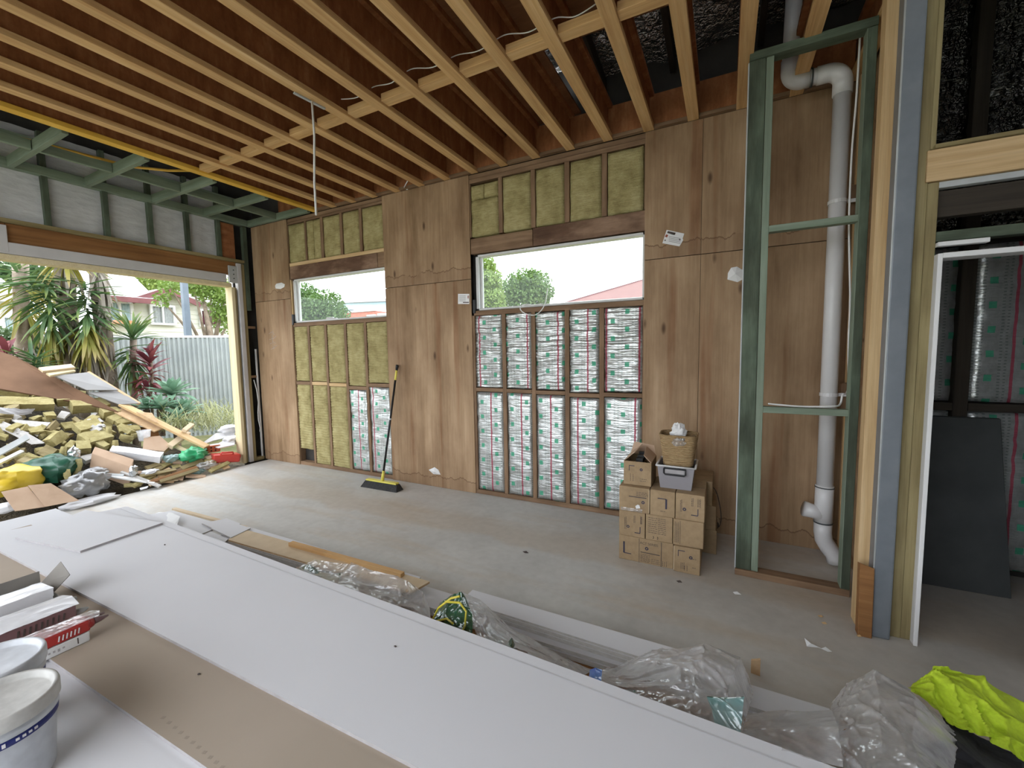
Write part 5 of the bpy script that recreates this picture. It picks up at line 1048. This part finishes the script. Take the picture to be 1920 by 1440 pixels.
# cordylines
cm=[blade(.36,.085,d,.15,4).mesh('leaf',M['cordy'],True) for d in (.4,1.0)]
def cordyline(u,vt,vb,x,n,sc,label):
    a=L(u,vb,x); c=L(u,vt,x); rt=thing('red_cordyline',label,'plant',tuple(a)); MB().tube([a-Vector((0,0,.4)),a,(a+c)/2+Vector((0,.02,0)),c],.022,7).obj('stem',M['bark'],rt,True)
    for i in range(n):
        t=i/n; leafobj('leaf',random.choice(cm),rt,a.lerp(c,1-t*.8),random.uniform(0,6.28),1.35-1.6*t+random.uniform(-.2,.2),random.uniform(-.3,.3),sc*random.uniform(.8,1.2))
cordyline(283,668,740,-9.4,46,1.0,'tall red leaved cordyline in front of the fence'); cordyline(276,730,752,-9.3,14,.7,'small dark red cordyline at the foot of the tall one'); cordyline(12,655,690,-9.6,16,.8,'red cordyline tips behind the brown sheet at far left')
# agaves
am=[blade(.42,.12,d,.22,4).mesh('leaf',M['agave'],True) for d in (.2,.6)]
def agave(u,v,x,n,sc,label):
    c=L(u,v,x); rt=thing('agave',label,'plant',tuple(c))
    for i in range(n):
        t=i/n; leafobj('leaf',random.choice(am),rt,c+Vector((0,0,.05*(1-t))),i*2.4,1.35-1.25*t,random.uniform(-.2,.2),sc*(.75+.4*t))
    MB().tube([c-Vector((0,0,.45)),c],.05,8).obj('stem',M['bark'],rt)
for a in ((322,742,-8.9,30,1.0,'biggest pale green agave in the middle of the clump'),(300,768,-8.5,22,.8,'lower left pale green agave near the heap'),(345,775,-8.5,26,.85,'pale green agave at the right of the clump'),(275,768,-8.7,16,.7,'small pale green agave behind the plywood piece'),(330,790,-8.2,18,.7,'front agave just behind the long plank')): agave(*a)
gm=[blade(.5,.014,d,.1,4).mesh('blade',M['grassb'],True) for d in (.5,1.3)]
random.seed(9)
g=MB()
for k in range(900):
    u=random.uniform(300,470); v=random.uniform(770,812); x=random.uniform(-9.6,-7.6); c=L(u,v,x); c.z=max(-.1,min(c.z,.5))
    src=blade(random.uniform(.25,.55),.014,random.uniform(.4,1.6),.1,3); Mx=Matrix.Translation(c)@Matrix.Rotation(random.uniform(0,6.28),4,'Z')@Matrix.Rotation(-random.uniform(.7,1.5),4,'Y')
    g.add([Mx@Vector(q) for q in src.v],src.f)
o=g.obj('long_grass',M['grassb'],None,True); o['kind']='stuff'; tag(o,'long dry yellow-green grass at the foot of the fence','grass')
# fence of corrugated sheets
A=L(470,630,-9.7); B=L(60,641,-12.2); A.z=B.z=0; fd=(B-A).normalized(); fl_=(B-A).length
ff=thing('corrugated_fence','pale grey-green corrugated metal fence behind the plants','fence',(A.x,A.y,-.16))
ZF0,ZF1=.0,2.03; fnrm=Vector((-fd.y,fd.x,0)); np_=int(fl_/.78)
for k in range(np_+1):
    b=MB(); w=.78; s0=k*w
    prof=[]
    for j in range(9):
        for (du,dp) in ((0,0),(.028,0),(.040,.028),(.068,.028)): 
            q=s0+j*.0866+du
            if q<=s0+w: prof.append((q,dp+.01))
    vs=[A+fd*q+fnrm*dp+Vector((0,0,z)) for z in (ZF0-.15,ZF1) for q,dp in prof]; n=len(prof)
    b.add(vs,[(i,i+1,n+i+1,n+i) for i in range(n-1)]); b.obj('fence_sheet',M['sage'],ff)
    MB().bar(A+fd*s0+Vector((0,0,ZF0-.2)),A+fd*s0+Vector((0,0,ZF1+.02)),.05,.05).obj('post',M['sage'],ff)
MB().bar(A+Vector((0,0,ZF1+.02)),B+Vector((0,0,ZF1+.02)),.06,.05).obj('top_rail',M['trim'],ff,bevel=.004); MB().bar(A+Vector((0,0,ZF0-.05)),B+Vector((0,0,ZF0-.05)),.05,.06).obj('bottom_rail',M['sage'],ff)
# steel pole
p=L(347,560,-12.4); o=MB().bar((p.x,p.y,-.16),(p.x,p.y,4.6),.13,.13).obj('steel_pole',M['pole'],None,bevel=.006); tag(o,'dark grey steel pole standing behind the fence','pole')
# houses beyond the fence
XH=-17.0
def hz(u,v,dx=0): return L(u,v,XH+dx)
def weatherboards(parent,y0,y1,z0,z1,x,mat='board',top=None):
    b=MB(); z=z0; h_=.16
    while z<z1:
        y0_,y1_=(y0,y1) if top is None else top(z,y0,y1)
        if y1_-y0_>.05: b.hexa([(x-.02,y0_,z),(x+.022,y0_,z),(x+.022,y1_,z),(x-.02,y1_,z)],[(x-.02,y0_,z+h_),(x+.006,y0_,z+h_),(x+.006,y1_,z+h_),(x-.02,y1_,z+h_)])
        z+=h_
    o=b.obj('weatherboards',M[mat],parent); o['kind']='stuff'; return o
def hwin(parent,px,x,cur,mull=1):
    (u0,v0,u1,v1)=px; a=L(u0,v1,x); c=L(u1,v0,x); t=.07; f=MB()
    for (y0,y1,z0,z1) in ((a.y-t,a.y,a.z-t,c.z+t),(c.y,c.y+t,a.z-t,c.z+t),(a.y,c.y,a.z-t,a.z),(a.y,c.y,c.z,c.z+t)): f.box(x,x+.09,y0,y1,z0,z1)
    for k in range(mull): y=a.y+(c.y-a.y)*(k+1)/(mull+1); f.box(x+.01,x+.08,y-.025,y+.025,a.z,c.z)
    o=f.obj('window',M['trim'],parent); MB().box(x+.02,x+.025,a.y,c.y,a.z,c.z).obj('pane',M['glass'],o); MB().grid(lambda u,v:(x-.012+.02*math.sin(u*40),a.y+(c.y-a.y)*u,a.z+(c.z-a.z)*v),40,1).obj('curtain',M[cur],o,True)
hs=thing('weatherboard_house','cream weatherboard house with a gable beyond the fence','house',(XH-3,4,-.16))
wy0=hz(200,600).y; wy1=hz(470,600).y; eave=hz(260,566).z; gy0=hz(257,560).y; gy1=hz(352,572).y; gp=hz(303,549)
weatherboards(hs,wy0,wy1,-.1,eave,XH-.03)
weatherboards(hs,gy0,gy1,eave,gp.z,XH-.02,'board',lambda z,a,b:(a+(gp.y-a)*(z-eave)/(gp.z-eave), b+(gp.y-b)*(z-eave)/(gp.z-eave)))
MB().hexa([(XH+.6,wy0-.4,eave-.06),(XH+.6,gy0+.3,eave-.06),(XH-5,gy0+1.3,eave+2.2),(XH-5,wy0-.4,eave+2.2)],[(XH+.6,wy0-.4,eave+.04),(XH+.6,gy0+.3,eave+.04),(XH-5,gy0+1.3,eave+2.3),(XH-5,wy0-.4,eave+2.3)]).obj('main_roof',M['roofw'],hs)
MB().hexa([(XH-5,gp.y,gp.z+.02),(XH+.4,gp.y,gp.z+.02),(XH+.4,wy1,eave-.05-(wy1-gy1)*.1),(XH-5,wy1,eave-.05)],[(XH-5,gp.y,gp.z+.14),(XH+.4,gp.y,gp.z+.14),(XH+.4,wy1,eave+.08-(wy1-gy1)*.1),(XH-5,wy1,eave+.08)]).obj('gable_roof_right',M['roofw'],hs)
MB().hexa([(XH-5,gp.y,gp.z+.02),(XH+.4,gp.y,gp.z+.02),(XH+.4,gy0-.3,eave-.1),(XH-5,gy0-.3,eave-.1)],[(XH-5,gp.y,gp.z+.14),(XH+.4,gp.y,gp.z+.14),(XH+.4,gy0-.3,eave+.02),(XH-5,gy0-.3,eave+.02)]).obj('gable_roof_left',M['roofw'],hs)
MB().bar((XH+.42,gy0-.3,eave-.04),(XH+.42,gp.y,gp.z+.08),.06,.16,up=(0,0,1)).bar((XH+.42,gp.y,gp.z+.08),(XH+.42,gy1+.2,eave),.06,.16,up=(0,0,1)).bar((XH+.62,wy0-.4,eave-.02),(XH+.62,gy0+.3,eave-.02),.08,.16).obj('barge_board',M['maroonroof'],hs)
hwin(hs,(206,570,242,601),XH+.02,'curtain',1); hwin(hs,(286,577,322,605),XH+.02,'gink',1); hwin(hs,(378,585,408,609),XH+.02,'mcurtain',1)
MB().box(XH+.1,XH+.5,hz(205,605).y,hz(240,605).y,hz(220,608).z,hz(220,602).z).obj('balcony_rail',M['orange'],hs)
h2=thing('white_house','white house with a pale roof at the far left beyond the palms','house',(XH-3,-2,-.16))
MB().box(XH-4,XH,hz(-80,600).y,hz(37,600).y,-.1,hz(20,566).z).obj('wall',M['trim'],h2); a=hz(20,566)
MB().hexa([(XH+.6,hz(-80,600).y,a.z-.05),(XH+.6,hz(40,600).y,a.z-.05),(XH-4,hz(40,600).y,a.z+1.7),(XH-4,hz(-80,600).y,a.z+1.7)],[(XH+.6,hz(-80,600).y,a.z+.08),(XH+.6,hz(40,600).y,a.z+.08),(XH-4,hz(40,600).y,a.z+1.8),(XH-4,hz(-80,600).y,a.z+1.8)]).obj('roof',M['roofw'],h2)
hwin(h2,(10,597,33,630),XH+.02,'curtain',0)
# trees
def tree(name,base,blobs,n,size,mat,label,h0=None):
    base=Vector(base); rt=thing(name,label,'tree',tuple(base)); tr=MB(); top=Vector((sum(b[0][0] for b in blobs)/len(blobs),sum(b[0][1] for b in blobs)/len(blobs),sum(b[0][2] for b in blobs)/len(blobs)))
    r0=.05*(top.z-base.z)**.8
    tr.tube([base,base.lerp(top,.5)+Vector((.1,.1,0)),top],[r0,r0*.7,r0*.3],8).obj('trunk',M['bark'],rt,True)
    bm=MB()
    for c,r in blobs: bm.tube([base.lerp(top,.45),base.lerp(top,.45).lerp(Vector(c),.6)+Vector((0,0,.1)),Vector(c)],[r0*.4,r0*.25,r0*.1],6)
    bm.obj('branches',M['bark'],rt,True)
    vs=[];fs=[]
    tot=sum(r**2 for c,r in blobs)
    for c,r in blobs:
        c=Vector(c)
        for k in range(int(n*r*r/tot)):
            d=Vector((random.gauss(0,1),random.gauss(0,1),random.gauss(0,.8))).normalized()*r*(random.random()**.4)
            p=c+d; a=Vector((random.gauss(0,1),random.gauss(0,1),random.gauss(0,1))).normalized(); b2=a.orthogonal().normalized(); a*=size*random.uniform(.6,1.3); b2*=size*.5
            o=len(vs); vs+=[p-a,p-b2,p+a,p+b2]; fs.append((o,o+1,o+2,o+3))
    m=MB(); m.add(vs,fs); f=m.obj('foliage',M[mat],rt); f['kind']='stuff'; return rt
random.seed(3)
def bl(px,y=None,x=None): 
    out=[]
    for (u,v,r) in px: out.append((tuple(W(u,v,y) if y is not None else L(u,v,x)),r))
    return out
c=W(590,640,14); tree('round_tree',(c.x,14,-.16),bl([(588,578,1.0),(575,553,.8),(612,575,1.1),(632,592,.8),(560,590,1.1),(590,605,1.3),(556,560,.7),(618,605,1.0)],y=14),9000,.10,'foli','dense round green tree seen through the left window')
tree('spreading_tree',(W(985,640,14).x,14,-.16),bl([(985,530,.75),(1008,535,.7),(965,540,.7),(1020,550,.5),(985,555,.8),(950,560,.7),(1005,560,.7),(1000,520,.4)],y=14),6000,.085,'foli','spreading tree in the middle of the right window')
tree('bright_tree',(W(905,640,9).x,9,-.16),bl([(908,500,.42),(920,525,.45),(903,540,.5),(925,555,.42),(910,570,.5),(935,575,.3)],y=9),4200,.07,'foli2','bright leafed tree at the left side of the right window')
tree('street_tree',(L(402,700,-13.5).x,L(402,700,-13.5).y,-.16),bl([(395,545,.5),(425,556,.55),(378,535,.4),(412,588,.36),(432,600,.5),(318,536,.3),(303,562,.22),(360,530,.35)],x=-13.5),2300,.06,'foli2','open crowned tree beside the steel pole beyond the fence')
tree('dark_tree',(L(-10,700,-25).x,L(-10,700,-25).y,-.16),bl([(0,532,1.7),(20,518,1.3),(42,536,1.0),(-40,518,2.0)],x=-25),5000,.10,'foli3','dark tree behind the white house at far left')
tree('back_tree',(L(280,700,-26).x,L(280,700,-26).y,-.16),bl([(235,530,1.1),(290,528,1.2),(330,535,1.3),(380,540,1.4),(200,522,1.0)],x=-26),5000,.11,'foli2','pale green tree row behind the weatherboard house roof')
tree('hedge',(L(20,660,-11.5).x,L(20,660,-11.5).y,-.16),bl([(20,645,.35),(60,650,.35),(0,655,.35),(100,690,.4),(60,690,.4)],x=-11.5),3000,.05,'foli3','low hedge behind the palms at the left')
# buildings through the windows
yb=25
a0=W(636,569,yb); a1=W(735,583,yb); lo=W(640,592,yb).z
bb_=thing('blue_building','long pale blue clad building through the left window','building',((a0.x+a1.x)/2,yb+2,-.16))
MB().hexa([(a0.x,yb,-.1),(a1.x+3,yb-1.2,-.1),(a1.x+3,yb+5,-.1),(a0.x,yb+5,-.1)],[(a0.x,yb,a0.z),(a1.x+3,yb-1.2,a0.z-.5),(a1.x+3,yb+5,a0.z-.5),(a0.x,yb+5,a0.z)]).obj('wall',M['bluewall'],bb_)
MB().hexa([(a0.x-.2,yb-.3,a0.z),(a1.x+3,yb-1.5,a0.z-.5),(a1.x+3,yb+5,a0.z-.5),(a0.x-.2,yb+5,a0.z)],[(a0.x-.2,yb-.3,a0.z+.22),(a1.x+3,yb-1.5,a0.z-.28),(a1.x+3,yb+5,a0.z-.28),(a0.x-.2,yb+5,a0.z+.22)]).obj('roof_edge',M['gink'],bb_)
for u0,u1,v0,v1 in ((656,663,581,584),(687,703,582,586),(716,721,584,587)):
    q=W(u0,v1,yb-.3); s_=W(u1,v0,yb-.3); MB().box(q.x,s_.x,yb-.75,yb-.3,q.z,s_.z).obj('window',M['pole'],bb_)
MB().box(W(700,571,yb).x,W(711,571,yb).x,yb+.5,yb+2,a0.z-.3,W(705,570,yb).z+.3).obj('roof_unit',M['grey'],bb_)
rb=thing('red_building','low red brick building in front of the blue one through the left window','building',(W(680,595,20).x,21,-.16))
q=W(648,586,20); s_=W(703,590,20)
MB().box(q.x-1,s_.x,20,22.4,-.1,q.z-.05).obj('wall',M['redwall'],rb); MB().box(q.x-1.1,s_.x+.1,19.9,22.4,q.z-.05,q.z+.1).obj('coping',M['trim'],rb); MB().box(s_.x,s_.x+4,20.2,22.4,-.1,s_.z+.1).obj('white_annex',M['trim'],rb); MB().box(W(704,590,19.9).x-1.0,W(704,590,19.9).x-.1,19.95,20.1,q.z-1.6,q.z-.3).obj('door',M['gink'],rb)
rr=thing('tiled_roof_house','house with a red tiled hip roof through the right window','house',(W(1180,560,11).x,13,-.16))
e0=W(1062,567,10); pk=W(1225,516,12)
MB().add([(e0.x,10,e0.z),(e0.x+7.5,10,e0.z),(pk.x+.4,13.2,pk.z+.25),(e0.x,17,e0.z),(e0.x+7.5,17,e0.z)],[(0,1,2),(3,0,2),(4,3,2),(1,4,2)]).obj('roof',M['tiles'],rr); MB().box(e0.x+.4,e0.x+7.1,10.4,16.6,-.16,e0.z-.02).obj('wall',M['redwall'],rr); MB().bar((e0.x,10,e0.z),(pk.x+.4,13.2,pk.z+.25),.10,.06).obj('hip_ridge',M['maroonroof'],rr); MB().box(e0.x-.05,e0.x+7.5,9.93,10.0,e0.z-.12,e0.z).obj('gutter',M['trim'],rr)
